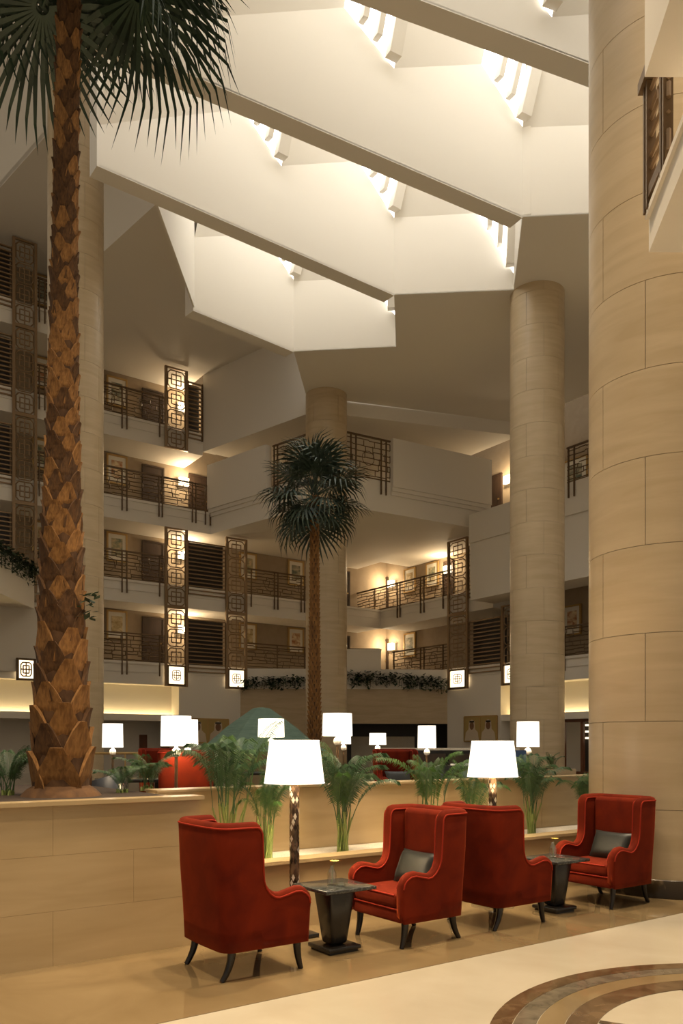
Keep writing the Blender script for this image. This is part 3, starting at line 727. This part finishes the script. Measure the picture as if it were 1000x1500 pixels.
# ================================================================== FURNITURE
def side_top(t, D, hb, ha):
    """top height of the chair side at distance t from the rear"""
    tb = [(0, hb), (.25, hb), (.270, hb-.006), (.284, hb-.02), (.293, hb-.045), (.297, hb-.10), (.305, ha+.17), (.312, ha+.10), (.330, ha+.05), (.362, ha+.008),
          (.40, ha-.018), (.44, ha-.025), (.50, ha-.012), (.57, ha+.005), (.62, ha+.002), (.66, ha-.02), (.685, ha-.045), (.70, ha-.09)]
    for (t0, z0), (t1, z1) in zip(tb, tb[1:]):
        if t <= t1: return z0+(z1-z0)*(t-t0)/(t1-t0)
    return tb[-1][1]
def make_chair():
    t = thing('wing_chair', '', 'chair')
    D, Wd, hb, ha, zb, th = .70, .74, 1.07, .60, .20, .085
    # plan path, front-left arm -> rear -> front-right arm; x forward, y side.  (x, y, inward normal, dist from rear)
    path = []; r = .10; xr = -D/2
    ts = [.70, .685, .66, .62, .57, .50, .44, .40, .362, .330, .312, .305, .301, .297, .293, .284, .270, .25, .2, .15]
    for q in ts: path.append((xr+q, Wd/2, (0, -1), q))
    for k in range(1, 6):
        a = R(90+18*k); path.append((xr+r+r*math.cos(a), Wd/2-r+r*math.sin(a), (-math.cos(a), -math.sin(a)), .1))
    for k in range(1, 8): path.append((xr-.008*math.sin(math.pi*k/8), (Wd/2-r)*(1-k/4), (1, 0), 0))
    half = path[:len(ts)+5]
    for x, y, n, q in reversed(half): path.append((x, -y, (n[0], -n[1]), q))
    rows = 7; vs = []; fs = []; n = len(path)
    for x, y, nn, q in path:
        top = side_top(q, D, hb, ha)
        flare_in = .02
        colv = []
        for j in range(rows):                       # outside, bottom to top
            k = j/(rows-1); z = zb+(top-th*.45-zb)*k
            sc = 1-.055*(1-min(1, (z-zb)/.5))        # narrower towards the foot
            lean = -.030*max(0, (z-.45)/.62)*max(0, 1-q/.3)   # back reclines
            colv.append((x*sc+lean, y*sc*(1+.02*max(0, (z-.6)/.4)), z))
        zt = top-th*.45
        lean = -.030*max(0, (zt-.45)/.62)*max(0, 1-q/.3)
        for a in (45, 90, 135):                      # rounded top roll
            o = th*.5*(1-math.cos(R(a))); colv.append((x+nn[0]*o+lean, y*(1+.02*max(0, (zt-.6)/.4))+nn[1]*o, zt+th*.45*math.sin(R(a))))
        for j in range(rows):
            k = 1-j/(rows-1); z = zb+.06+(top-th*.45-zb-.06)*k
            lean = -.030*max(0, (z-.45)/.62)*max(0, 1-q/.3)
            colv.append((x+nn[0]*th+lean, y+nn[1]*th, z))
        vs += colv
    h = len(vs)//n
    for i in range(n-1):
        for j in range(h-1): fs.append((i*h+j, i*h+j+1, (i+1)*h+j+1, (i+1)*h+j))
    for i in (0, n-1): 
        loop = tuple(range(i*h, (i+1)*h)); fs.append(loop if i == n-1 else loop[::-1])
    for i in range(n-1): fs.append(((i+1)*h, i*h, i*h+h-1, (i+1)*h+h-1)[::-1])
    m = MB(); m.add(vs, fs, True); sh = m.build('upholstered_shell', 'red', t)
    # piping along the rim of the shell, inner and outer edge
    for nm, ix in (('outer_piping', rows-1), ('inner_piping', rows+3)):
        pts = [vs[i*h+ix] for i in range(n)]; MB().tube(pts, .007, 5).build(nm, 'red_piping', sh)
    # front pieces of the arms
    o = MB().box(-D/2+.1, D/2-.015, -Wd/2+.06, Wd/2-.06, zb, .31).build('seat_base', 'red', t); bevel(o, .02)
    MB().tube([(D/2-.012, -Wd/2+.09, .305), (D/2-.012, Wd/2-.09, .305)], .008, 5).build('piping', 'red_piping', o)
    cu = MB().box(-D/2+.08, D/2+.0, -Wd/2+.085, Wd/2-.085, .305, .43).build('seat_cushion', 'red', t); bevel(cu, .045, 4)
    ring_pts = [(D/2-.005, -Wd/2+.12, .415), (D/2-.005, Wd/2-.12, .415)]; MB().tube(ring_pts, .008, 5).build('piping', 'red_piping', cu)
    pb_ = MB().box(-D/2+.06, -D/2+.16, -Wd/2+.08, Wd/2-.08, .42, 1.045).build('back_cushion', 'red', t); bevel(pb_, .045, 4)
    # sabre legs
    def leg(dx):
        m = MB(); pts = []; rr = []
        for k in range(6):
            q = k/5; pts.append((dx*(.075*q**2.2), 0, .22*(1-q))); rr.append(.032-.013*q)
        m.tube(pts, rr, 8); return m.mesh('leg', 'leg')
    bl, flg = leg(-1), leg(.45)
    for sy in (-1, 1):
        inst('leg', bl, t, (-.24, sy*.28, 0)); inst('leg', flg, t, (.27, sy*.29, 0))
    return t
chair0 = make_chair()
def scatter_cushion(label, loc, rotz):
    t = thing('throw_pillow', label, 'cushion', loc, rotz, 'charcoal throw pillows')
    vs = []; fs = []; N = 12
    for sgn in (1, -1):
        for i in range(N+1):
            for j in range(N+1):
                a, b = i/N*2-1, j/N*2-1
                th_ = .065*((1-a**4)*(1-b**4))**.5*sgn
                pin = 1-.07*(1-abs(a)**2)*abs(b)**6; pin2 = 1-.09*(1-abs(b)**2)*abs(a)**6
                vs.append((th_, .235*a*pin2, .15*b*pin))
    for s_ in range(2):
        o = s_*(N+1)**2
        for i in range(N):
            for j in range(N):
                q = (o+i*(N+1)+j, o+(i+1)*(N+1)+j, o+(i+1)*(N+1)+j+1, o+i*(N+1)+j+1); fs.append(q if s_ == 0 else q[::-1])
    o = MB().add(vs, fs, True).build('cover', 'cushion', t); o.rotation_euler = (0, R(-24), 0)
    edge = [(0, .235*x, .15*y) for x, y in ((-1, -1), (1, -1), (1, 1), (-1, 1), (-1, -1))]
    return t
UD = math.atan2(CU, SU)          # heading of +u
specs = [(2.82, 5.17, UD, 'red velvet wing chair seen from behind, in front of the tall planter wall'),
         (4.36, 5.17, UD+math.pi, 'red velvet wing chair with charcoal pillow facing the first dark table'),
         (5.40, 5.17, UD, 'red velvet wing chair seen from behind, back to back with a pillowed one'),
         (6.98, 5.17, UD+math.pi, 'red velvet wing chair with charcoal pillow beside the massive column')]
lounge = [(-5.95, 12.1, .45, R(200), 'red wing chair in the lounge behind the tall palm trunk'),
          (-2.16, 11.3, .45, R(100), 'red wing chair in the lounge beside the leafy planter'),
          (.98, 14.0, .45, R(-75), 'red wing chair in the lounge facing us below a small lamp'),
          (-3.6, 16.2, .45, R(-60), 'red wing chair far back in the lounge beneath the yellow cove')]
for i, (u, v, a, lb_) in enumerate(specs):
    o = chair0 if i == 0 else copy_tree(chair0)
    x, y = W(u, v); o.location = (x, y, .004); o.rotation_euler[2] = a; o['label'] = lb_; o['group'] = 'red wing chairs by the planter'
for x, y, z, a, lb_ in lounge:
    o = copy_tree(chair0); o.location = (x, y, z); o.rotation_euler[2] = a; o['label'] = lb_; o['group'] = 'red wing chairs in the lounge'
for (u, v, a, _), lb_ in ((specs[1], 'charcoal satin pillow on the wing chair facing the first dark table'), (specs[3], 'charcoal satin pillow on the wing chair beside the massive column')):
    x, y = W(u, v); scatter_cushion(lb_, (x-math.cos(a)*.10, y-math.sin(a)*.10, .565), a)
scatter_cushion('small charcoal pillow on the lounge chair below a small lamp', (.98+math.cos(R(-75))*.0, 14.0-.05, 1.0), R(-75))
# tables
def table(u, v, label, vlabel):
    x, y = W(u, v); t = thing('side_table', label, 'table', (x, y, .004), UD, 'dark side tables')
    o = MB().box(-.235, .235, -.235, .235, .478, .506).build('table_top', 'granite', t); bevel(o, .006, 2)
    o = MB().frustum((-.075, .075, -.075, .075), .05, (-.125, .125, -.125, .125), .478).build('tapered_column', 'blacktable', t); bevel(o, .03, 2)
    o = MB().box(-.15, .15, -.15, .15, .018, .05).build('plinth', 'blacktable', t); bevel(o, .008, 2)
    o = MB().box(-.13, .13, -.13, .13, 0, .018).build('foot', 'blacktable', t)
    v_ = thing('bud_vase', vlabel, 'vase', (x-.02, y-.02, .510), 0, 'glass bud vases')
    MB().lathe([(.034, 0), (.038, .01), (.038, .085), (.03, .11), (.016, .13), (.016, .15), (.013, .15), (.013, .128), (.027, .108), (.034, .083), (.034, .012), (0, .010)], 24).build('bottle', 'glass', v_)
    MB().tube([(0, 0, .012), (.005, 0, .1), (.02, .005, .17)], .003, 5).build('stem', 'stem', v_)
    m = MB()
    for k in range(9):
        a = 2*math.pi*k/9; c = Vector((.02, .005, .175)); d = Vector((math.cos(a)*.04, math.sin(a)*.04, .014)); s = Vector((-math.sin(a), math.cos(a), 0))*.013
        m.add([c, c+d*.6+s, c+d, c+d*.6-s], [(0, 1, 2, 3)])
    m.build('blossom', 'flower', v_)
    MB().lathe([(.0, 0), (.03, 0), (.034, .03), (.028, .032), (.0, .03)], 16, (.07, -.05, 0)).build('glass_votive', 'glass', v_)
    return t
table(3.62, 5.17, 'dark square side table with granite top and tapered column, nearest the tall planter', 'clear glass bottle with a yellow flower on the table nearest the tall planter')
table(6.20, 5.17, 'dark square side table with granite top beside the chair at the massive column', 'clear glass bottle with a sprig on the table by the massive column')
# ---- mosaic floor lamps by the planter
def mosaic_pole(h, r):
    m = MB(); n = 12
    prof = [(r, h*k/40) for k in range(41)]
    m.lathe(prof, n, (0, 0, 0), False); return m
def floor_lamp(u, v, label):
    x, y = W(u, v); t = thing('floor_lamp', label, 'lamp', (x, y, .004), UD, 'mosaic floor lamps')
    o = MB().box(-.15, .15, -.15, .15, 0, .035).build('base', 'blacktable', t); bevel(o, .006, 2)
    MB().lathe([(.07, .035), (.06, .05), (.045, .07)], 20).build('collar', 'blacktable', t)
    po = MB().lathe([(.038, .05), (.038, 1.26)], 20).build('pole_core', 'inlay_dark', t)
    rnd = random.Random(int(u*10)); pieces = {k: [] for k in range(3)}
    # mother-of-pearl pieces set round the pole
    for k in range(3):
        m = MB(); nz = 26; na = 8
        for iz in range(nz):
            for ia in range(na):
                if rnd.randrange(3) != k: continue
                z0 = .06+1.19*iz/nz; z1 = z0+1.19/nz-.003; a0 = 2*math.pi*(ia+.5*(iz % 2))/na; a1 = a0+2*math.pi/na-.05; rr = .0415
                zm = (z0+z1)/2; am = (a0+a1)/2
                m.add([(rr*math.cos(am), rr*math.sin(am), z0-.008), (rr*math.cos(a1), rr*math.sin(a1), zm), (rr*math.cos(am), rr*math.sin(am), z1+.008), (rr*math.cos(a0), rr*math.sin(a0), zm)], [(0, 1, 2, 3)])
        stuff(m.build('mosaic_pieces', ('mosaic_a', 'mosaic_b', 'mosaic_c')[k], t))
    MB().lathe([(.25, 1.275), (.207, 1.625)], 48, close=False).build('lamp_shade', 'shade', t)
    r_ = MB()
    for rad, z in ((.25, 1.275), (.207, 1.625)): r_.tube([(rad*math.cos(a), rad*math.sin(a), z) for a in [2*math.pi*k/32 for k in range(33)]], .004, 4, False)
    r_.build('shade_rim', 'shade', t)
    s_ = MB(); s_.tube([(0, 0, 1.25), (0, 0, 1.62)], .008, 6)
    for k in range(3): a = R(120*k); s_.tube([(0, 0, 1.60), (.207*math.cos(a), .207*math.sin(a), 1.62)], .004, 4)
    s_.build('shade_carrier', 'gold', t)
    MB().lathe([(0, 1.34), (.03, 1.36), (.035, 1.40), (.02, 1.44), (0, 1.45)], 12).build('bulb', 'glow', t)
    lamp('floor_lamp_light', 'POINT', (x, y, 1.48), 45, (1, .78, .48), .06)
M['mosaic_a'] = mat('dark_shell', (.035, .022, .016), .2); M['mosaic_b'] = mat('pale_shell', (.62, .56, .48), .2); M['mosaic_c'] = mat('brown_shell', (.16, .10, .065), .2)
floor_lamp(3.60, 5.72, 'white-shaded floor lamp with mosaic pole behind the dark table nearest the tall planter')
floor_lamp(5.93, 5.72, 'white-shaded floor lamp with mosaic pole behind back-to-back wing chairs')
# ---- lounge lamps with drum shades on dark ball stems
def drum_lamp(px, Y, w, ztop, zbot, label, en=30):
    x, y = at_Y(px, Y); t = thing('lounge_lamp', label, 'lamp', (x, y, .45), 0, 'drum-shaded lounge lamps'); zb_, zt_ = zbot-.45, ztop-.45
    MB().lathe([(.14, 0), (.14, .03), (.03, .05)], 20).build('base', 'blacktable', t)
    MB().lathe([(.022, .04), (.022, zb_-.14)], 10).build('pole', 'bronze', t)
    MB().lathe([(0, zb_-.15), (.05, zb_-.13), (.065, zb_-.085), (.05, zb_-.04), (.02, zb_-.02), (.015, zb_+.05)], 16).build('glass_ball', 'paper', t)
    MB().lathe([(w/2, zb_), (w/2*.96, zt_)], 36, close=False).build('lamp_shade', 'shadetop', t)
    c = MB(); c.tube([(0, 0, zb_), (0, 0, zt_-.03)], .008, 6)
    for k in range(3): a = R(120*k); c.tube([(0, 0, zt_-.04), (w/2*.96*math.cos(a), w/2*.96*math.sin(a), zt_-.02)], .004, 4)
    c.build('shade_carrier', 'gold', t)
    lamp('lounge_lamp_light', 'POINT', (x, y, (ztop+zbot)/2), en, (1, .78, .48), .06)
for px, w, y0, y1, Y, lb_ in ((165, 30, 1060, 1095, 15.5, 'drum lamp near the pale column with a low table beneath'),
        (258, 45, 1049, 1093, 10.6, 'large drum lamp above the red lounge chair by the planter'),
        (275, 30, 1054, 1093, 13.5, 'drum lamp partly behind a larger one by the red lounge chair'),
        (397, 39, 1053, 1080, 13.0, 'low wide drum lamp in front of the green canvas roof'),
        (494, 44, 1045, 1078, 12.5, 'wide drum lamp beside the small palm trunk'),
        (503, 22, 1076, 1090, 18.0, 'small distant drum lamp below the wide one by the small palm'),
        (553, 25, 1074, 1091, 17.0, 'small drum lamp above the lounge chair facing us'),
        (625, 27, 1063, 1096, 16.5, 'drum lamp at the end of the dark counter'),
        (773, 33, 1057, 1094, 14.2, 'drum lamp in front of the stone column by the portrait')):
    drum_lamp(px, Y, w*Y/F, Zat(y0, Y), Zat(y1, Y), lb_)
# ---- lounge tables, dark chairs, counter
def low_table(px, Y, w, h, label, name='lounge_table'):
    x, y = at_Y(px, Y); t = thing(name, label, 'table', (x, y, .45), R(20), 'dark lounge tables')
    o = MB().box(-w/2, w/2, -.35, .35, h-.05, h).build('table_top', 'blacktable', t); bevel(o, .008, 2)
    me = MB().box(-.03, .03, -.03, .03, 0, h-.05).mesh('leg', 'blacktable')
    for sx in (-1, 1):
        for sy in (-1, 1): inst('leg', me, t, (sx*(w/2-.06), sy*.28, 0))
    MB().box(-w/2+.1, w/2-.1, -.25, .25, .12, .15).build('lower_shelf', 'blacktable', t)
    return t
low_table(190, 12.5, 1.0, .62, 'black low table near the pale column with leaves in front')
low_table(360, 16.0, 1.3, .6, 'black low table in the lounge below the green canvas roof')
low_table(700, 16.5, 1.2, .72, 'black table between the dark counter and the stone column')
def tub_chair(px, Y, rz, label, m='black'):
    x, y = at_Y(px, Y); t = thing('tub_chair', label, 'chair', (x, y, .45), rz, 'black tub chairs')
    vs = []; fs = []; N = 14
    for i in range(N+1):
        a = R(-115+230*i/N); hh = .80-.2*abs(i/N-.5)*2
        for r_, z in ((.36, .12), (.37, hh), (.30, hh), (.29, .12)): vs.append((-r_*math.cos(a), r_*math.sin(a), z))
    for i in range(N):
        for j in range(3): fs.append((4*i+j, 4*(i+1)+j, 4*(i+1)+j+1, 4*i+j+1))
    fs += [(0, 1, 2, 3), (4*N+3, 4*N+2, 4*N+1, 4*N)]
    MB().add(vs, fs, True).build('backrest', m, t)
    MB().lathe([(.30, .2), (.31, .25), (.31, .40), (.27, .44), (0, .45)], 24).build('seat', m, t)
    me = MB().lathe([(.015, 0), (.022, .22)], 8).mesh('leg', 'leg')
    for sx in (-1, 1):
        for sy in (-1, 1): inst('leg', me, t, (sx*.2, sy*.2, 0))
tub_chair(143, 10.2, R(150), 'black tub chair just right of the tall palm trunk base')
tub_chair(632, 14.5, R(120), 'black tub chair behind the leafy planter near the counter'); tub_chair(692, 14.8, R(200), 'black tub chair between the counter and the mosaic lamp')
x, y = at_Y(655, 20.0)
t = thing('reception_counter', 'long black counter with pale top below the dark recess', 'counter', (x, y, .45), R(-4))
MB().box(-1.6, 1.6, -.3, .3, 0, 1.0).build('body', 'blacktable', t); MB().box(-1.7, 1.7, -.38, .36, 1.0, 1.05).build('counter_top', 'pebble', t)
for k in range(4): MB().box(-1.55+.79*k, -.85+.79*k, -.33, -.29, .1, .92).build('front_panel', 'darkwood', t)
x, y = at_Y(650, 16.0)
t = thing('open_menu', 'white open folder standing on the lounge table near the counter', 'paper', (*at_Y(684, 16.3), .45+.72), R(10)); 
MB().box(-.30, 0, -.15, .15, 0, .035).build('page', 'paper', t); MB().box(0, .30, -.15, .15, 0, .035).build('page', 'paper', t)
t = thing('information_board', 'small blue display board beside the drum lamp at the stone column', 'board', (*at_Y(762, 13.2), .45), R(15))
MB().box(-.10, .10, -.01, .02, .45, 1.05).build('board', 'blue', t); MB().box(-.012, .012, 0, .02, 0, .5).build('stand', 'bronze', t); MB().box(-.1, .1, -.09, .09, 0, .02).build('foot', 'bronze', t)
x, y = at_Y(797, 13.0)
t = thing('stone_planter', 'pale square stone planter with small leaves right of the mosaic lamp', 'planter', (*at_Y(808, 11.6), .45), R(10))
MB().box(-.24, .24, -.2, .2, 0, .80).build('box', 'stone', t); MB().box(-.26, .26, -.22, .22, .72, .80).build('rim', 'stone', t)
# brass rail at the lounge edge
p, q = at_Y(125, 19.5), at_Y(300, 19.5)
t = thing('lounge_handrail', 'thin brass handrail running behind the lounge lamps', 'railing', (p[0], p[1], .45), 0)
MB().tube([(0, 0, .93), (q[0]-p[0], 0, .93)], .03, 8).build('handrail', 'gold', t)
for k in range(4): MB().tube([((q[0]-p[0])*k/3, 0, 0), ((q[0]-p[0])*k/3, 0, .93)], .02, 8).build('post', 'gold', t)
# ---- green canvas pavilion
x, y = at_Y(383, 20.5); zt = Zat(1036, 20.5)-.45; ze = Zat(1100, 20.5)-.45
t = thing('canvas_pavilion', 'green canvas pavilion roof standing behind the lounge lamps', 'canopy', (x, y, .45), 0)
N = 8; rr = 1.72
mA = []; prof = [(0.02, zt), (.22, zt-.03), (.30, zt-.08), (.9, zt-.50), (1.40, ze+.18), (rr, ze)]
for k in range(N):
    a0, a1 = R(22.5+45*k), R(22.5+45*(k+1)); m = MB(); vs = []; fs = []
    for i, (r_, z) in enumerate(prof):
        for j in range(4):
            a = a0+(a1-a0)*j/3; s_ = 1-.035*math.sin(math.pi*j/3); vs.append((r_*s_*math.cos(a), r_*s_*math.sin(a), z))
    for i in range(len(prof)-1):
        for j in range(3): q = i*4+j; fs.append((q, q+4, q+5, q+1))
    m.add(vs, fs); m.build('canvas_panel', 'tent', t)
for k in range(4): a = R(45+90*k); MB().tube([(rr*.96*math.cos(a), rr*.96*math.sin(a), 0), (rr*.96*math.cos(a), rr*.96*math.sin(a), ze+.02)], .03, 8).build('post', 'darkwood', t)
# ================================================================== PLANTS
def frond_mesh(name, L, n, leaf, arch, seed, m, width=.022, vshape=.2):
    """pinnate frond growing along +x from the origin, arching down"""
    rnd = random.Random(seed); mb = MB(); pts = []; x = z = 0; a = R(76)
    for i in range(15):
        pts.append(Vector((x, 0, z))); x += math.cos(a)*L/14; z += math.sin(a)*L/14; a -= arch/14*(.4+1.2*i/14)
    mb.tube(pts, [.008*(1-.75*i/14) for i in range(15)], 5)
    for i in range(n):
        q = .22+.78*i/n; f = q*14; k = min(13, int(f)); c = pts[k]+(pts[k+1]-pts[k])*(f-k); tg = (pts[k+1]-pts[k]).normalized(); nr = Vector((-tg.z, 0, tg.x))
        l = leaf*(.55+.75*math.sin(math.pi*min(1, .12+q*.86)))*rnd.uniform(.85, 1.1)
        for s_ in (-1, 1):
            d = (tg*.75+Vector((0, s_, 0))*.85+nr*vshape).normalized(); e = c+d*l+Vector((0, 0, -l*.5)); mid = c+d*l*.5+Vector((0, 0, .01))
            wv = tg*width*.5
            mb.add([c-wv*.3, c+wv*.3, mid+wv, e, mid-wv], [(0, 1, 2, 3, 4)])
    return mb.mesh(name, m)
FR = [frond_mesh('frond', 1, 34, .18, R(88), 1, 'areca', .013), frond_mesh('frond', 1, 32, .17, R(118), 2, 'areca', .013), frond_mesh('frond', 1, 34, .18, R(100), 3, 'areca_dark', .013), frond_mesh('frond', 1, 32, .17, R(62), 4, 'areca', .013)]
def areca(x, y, z, h, n, seed, label, dark=False, spread=1.0, stem=.35):
    rnd = random.Random(seed); t = thing('areca_palm', label, 'plant', (x, y, z), 0, 'areca palms')
    for i in range(n):
        a = 2*math.pi*i/n*2.39+rnd.uniform(-.4, .4); tilt = rnd.uniform(.05, .16)*spread*(1+i/n); q = rnd.uniform(.75, 1.05); hh = h*stem*rnd.uniform(.7, 1.1)
        b0 = Vector((rnd.uniform(-.05, .05), rnd.uniform(-.05, .05), 0)); b1 = b0+Vector((math.cos(a)*tilt*hh, math.sin(a)*tilt*hh, hh))
        s_ = MB().tube([b0, (b0+b1)/2+Vector((0, 0, .01)), b1], [.011, .009, .008], 6).build('stem', 'stem', t)
        Lf = h*(1-stem)*1.2*q
        me = FR[2] if (dark and rnd.random() < .75) else FR[rnd.choice((0, 1, 2, 3))]
        o = inst('frond', me, t, b1-Vector((0, 0, .02)), (0, rnd.uniform(-.30, .10)*1.0, a), (Lf*(.5 if rnd.random() < .5 else .8)*spread, Lf*.95, Lf))
    return t
def bed(px, V, z=.55):
    k = K(px); Y = V/(SU-CU*k); return (k*Y, Y, z)
areca(*bed(390, 6.45), .88, 16, 11, 'bright green areca palm in the pebble bed under the first mosaic lamp', stem=.42)
areca(*bed(337, 6.55), 1.30, 18, 12, 'tall blue-green areca palm in the pebble bed behind the first wing chair', True, 1.1, .45)
areca(*bed(502, 6.45), 1.08, 24, 13, 'bushy dark areca palm in the pebble bed between lamp and pillowed chair', True, 1.15)
areca(*bed(628, 6.45), 1.12, 12, 14, 'areca palm behind the pillowed wing chair facing the table', False, 1.2)
areca(*bed(690, 6.5), .90, 12, 15, 'small areca palm between back-to-back chairs and the mosaic lamp')
areca(*bed(778, 6.45), 1.02, 20, 16, 'areca palm in the pebble bed right of the second mosaic lamp', True, 1.1)
areca(*bed(856, 6.5), .80, 14, 17, 'areca palm in the pebble bed next to the massive column')
# spreading palms in the tall planter
def bed2(px, V): k = K(px); Y = V/(SU-CU*k); return (k*Y, Y, 1.16)
areca(*bed2(215, 7.3), .40, 16, 21, 'low spreading palm in the tall planter beside the red lounge chair', True, 1.6, .12)
areca(*bed2(178, 7.0), .34, 12, 22, 'low spreading palm in the tall planter next to the trunk base', True, 1.6, .12)
areca(*bed2(12, 7.2), .50, 14, 23, 'low spreading palm in the tall planter left of the palm trunk', True, 1.5, .12)
t = areca(*at_Y(808, 11.6), 1.24, .26, 10, 24, 'small leafy plant in the pale square stone planter', False, 1.2, .1)

# ---- big fan palm
def fan_leaf(name, m, seed, strips=34, pet=.42, fan=1.0, droop=.55, w0=.024):
    rnd = random.Random(seed); mb = MB()
    mb.tube([(0, 0, 0), (pet*.5, 0, .05), (pet, 0, .06)], [.018, .014, .012], 5)
    c = Vector((pet, 0, .06))
    for i in range(strips):
        a = R(-118+236*i/(strips-1)); l = fan*(1-.18*abs(a)/2.1)*rnd.uniform(.93, 1.05)
        d = Vector((math.cos(a), math.sin(a), 0)); s_ = Vector((-math.sin(a), math.cos(a), 0)); up = .10*(1 if i % 2 else -1)*.25
        p0 = c+d*.05; p1 = c+d*l*.45+Vector((0, 0, up+.03)); p2 = c+d*l*.75+Vector((0, 0, -droop*.12*l)); p3 = c+d*l*.92+Vector((0, 0, -droop*l*rnd.uniform(.35, .6)))
        mb.add([p0-s_*.006, p0+s_*.006, p1+s_*w0, p1-s_*w0, p2+s_*w0*.6, p2-s_*w0*.6, p3], [(0, 1, 2, 3), (3, 2, 4, 5), (5, 4, 6)])
    return mb.mesh(name, m)
def fan_palm(x, y, z, h, r0, r1, label, crown_r, nleaf, boots, seed, m_leaf, bend=(0, 0), scale_boot=1.0, elr=125):
    rnd = random.Random(seed); t = thing('fan_palm', label, 'palm tree', (x, y, z))
    def cen(q): return Vector((bend[0]*q*q, bend[1]*q*q, h*q))
    def rad(q): return r1+(r0-r1)*(1-q)**(2.6 if boots else 1.6)
    N = 24
    MB().tube([cen(i/N) for i in range(N+1)], [rad(i/N)*.93 for i in range(N+1)], 16).build('trunk', 'trunk', t)
    if boots:
        mesh = []
        for bm_ in ('boot', 'boot2'):
          for v_ in range(2):
            mb = MB(); vs = []                      # a cut leaf base, 1 unit tall, growing out along +x
            for zz, hw, o0, o1 in ((-.28, .60, -.08, .02), (.1, .56, -.05, .13), (.45, .42, -.02, .20), (.78, .26, .04, .27), (1.02, .17 if v_ else .11, .15, .37)):
                for k in range(5):
                    a = (k/4-.5)*2; yy = hw*a; curve = -.22*hw*a*a
                    vs.append((o1+curve, yy, zz))
                vs.append((o0-.1*hw, hw*.9, zz)); vs.append((o0-.1*hw, -hw*.9, zz))
            fs = []
            for i in range(4):
                for k in range(7): p_, q_ = i*7+k, i*7+(k+1) % 7; fs.append((p_, q_, q_+7, p_+7))
            fs.append(tuple(range(28, 35))); fs.append(tuple(range(7))[::-1])
            mb.add(vs, fs); mesh.append(mb.mesh('leaf_base', bm_))
        zq = .02; row = 0
        while zq < 1 and row < 60:
            r_ = rad(zq); k_ = 5; hgt = max(.135, r_*1.15)*scale_boot
            for k in range(k_):
                a = 2*math.pi*(k+.5*(row % 2))/k_+rnd.uniform(-.12, .12)+row*.06
                c = cen(zq); wsc = r_*1.18*rnd.uniform(.9, 1.1)
                inst('leaf_base', mesh[rnd.randrange(4)], t, (c.x+math.cos(a)*r_*.84, c.y+math.sin(a)*r_*.84, c.z+rnd.uniform(-.02, .02)), (0, rnd.uniform(-.02, .10), a), (hgt*.62, wsc, hgt*rnd.uniform(.9, 1.15)))
            zq += hgt*.70/h; row += 1
    else:
        mb = MB()
        nrow = int(h/.13)
        for i in range(nrow):
            q = i/nrow; c = cen(q); r_ = rad(q)
            for k in range(8):
                a = 2*math.pi*(k+.5*(i % 2))/8+rnd.uniform(-.1, .1); d = Vector((math.cos(a), math.sin(a), 0)); s_ = Vector((-d.y, d.x, 0))*r_*.36
                b = c+d*r_*.9; tip = c+d*(r_*1.25)+Vector((0, 0, .16)); mb.add([b-s_, b+s_, tip+s_*.4, tip-s_*.4, b-s_*.7+Vector((0, 0, .14))-d*.02, b+s_*.7+Vector((0, 0, .14))-d*.02], [(0, 1, 2, 3), (3, 2, 5, 4), (0, 3, 4), (1, 5, 2)])
        stuff(mb.build('leaf_bases', 'boot', t))
    top = cen(1.0)
    L = [fan_leaf('frond', m_leaf, s_, 44 if boots else 24, .5 if boots else .62, 1.0 if boots else .85, dr, .020 if boots else .03) for s_, dr in ((1, .45), (2, .7), (3, .95), (4, .3))]
    for i in range(nleaf):
        q = i/nleaf; a = i*2.39996+rnd.uniform(-.2, .2); el = R(80)-R(elr)*q+rnd.uniform(-.2, .2)
        s_ = crown_r/1.45*rnd.uniform(.88, 1.08)
        inst('frond', L[rnd.randrange(4)], t, top+Vector((math.cos(a)*r1*.5, math.sin(a)*r1*.5, .18-.30*q)), (rnd.uniform(-.35, .35), -el, a), (s_, s_, s_))
    return t
bx, by = at_Z(86, 1168, 1.17)
big = fan_palm(bx-.055, by+.22, 1.15, 7.35, .25, .088, 'tall fan palm with shaggy brown trunk growing in the tall planter', 1.62, 40, True, 5, 'fan', (.08, 0), elr=122)
sm = fan_palm(*at_Y(460.5, 24.0), .45, 8.45, .21, .12, 'small fan palm in front of the corner column', 1.85, 34, False, 9, 'fan2', (0, 0), elr=140)
# ring of soil roots under the big trunk
MB().lathe([(.34, -.0), (.31, .04), (.27, .08), (.2, .12)], 20, (0, 0, 0)).build('root_collar', 'boot2', big)
m = MB(); rnd = random.Random(2)
for k in range(26):
    a = rnd.uniform(0, 6.28); l = rnd.uniform(.05, .10); c = Vector((.25+rnd.uniform(-.05, .05), -.05+rnd.uniform(-.05, .05), 1.62+rnd.uniform(-.12, .08))); d = Vector((math.cos(a), math.sin(a), rnd.uniform(-.7, .6)))*l; s_ = Vector((-math.sin(a), math.cos(a), 0))*l*.3
    m.add([c, c+d*.5+s_, c+d, c+d*.5-s_], [(0, 1, 2, 3)])
m.build('side_sprig', 'ivy', big)
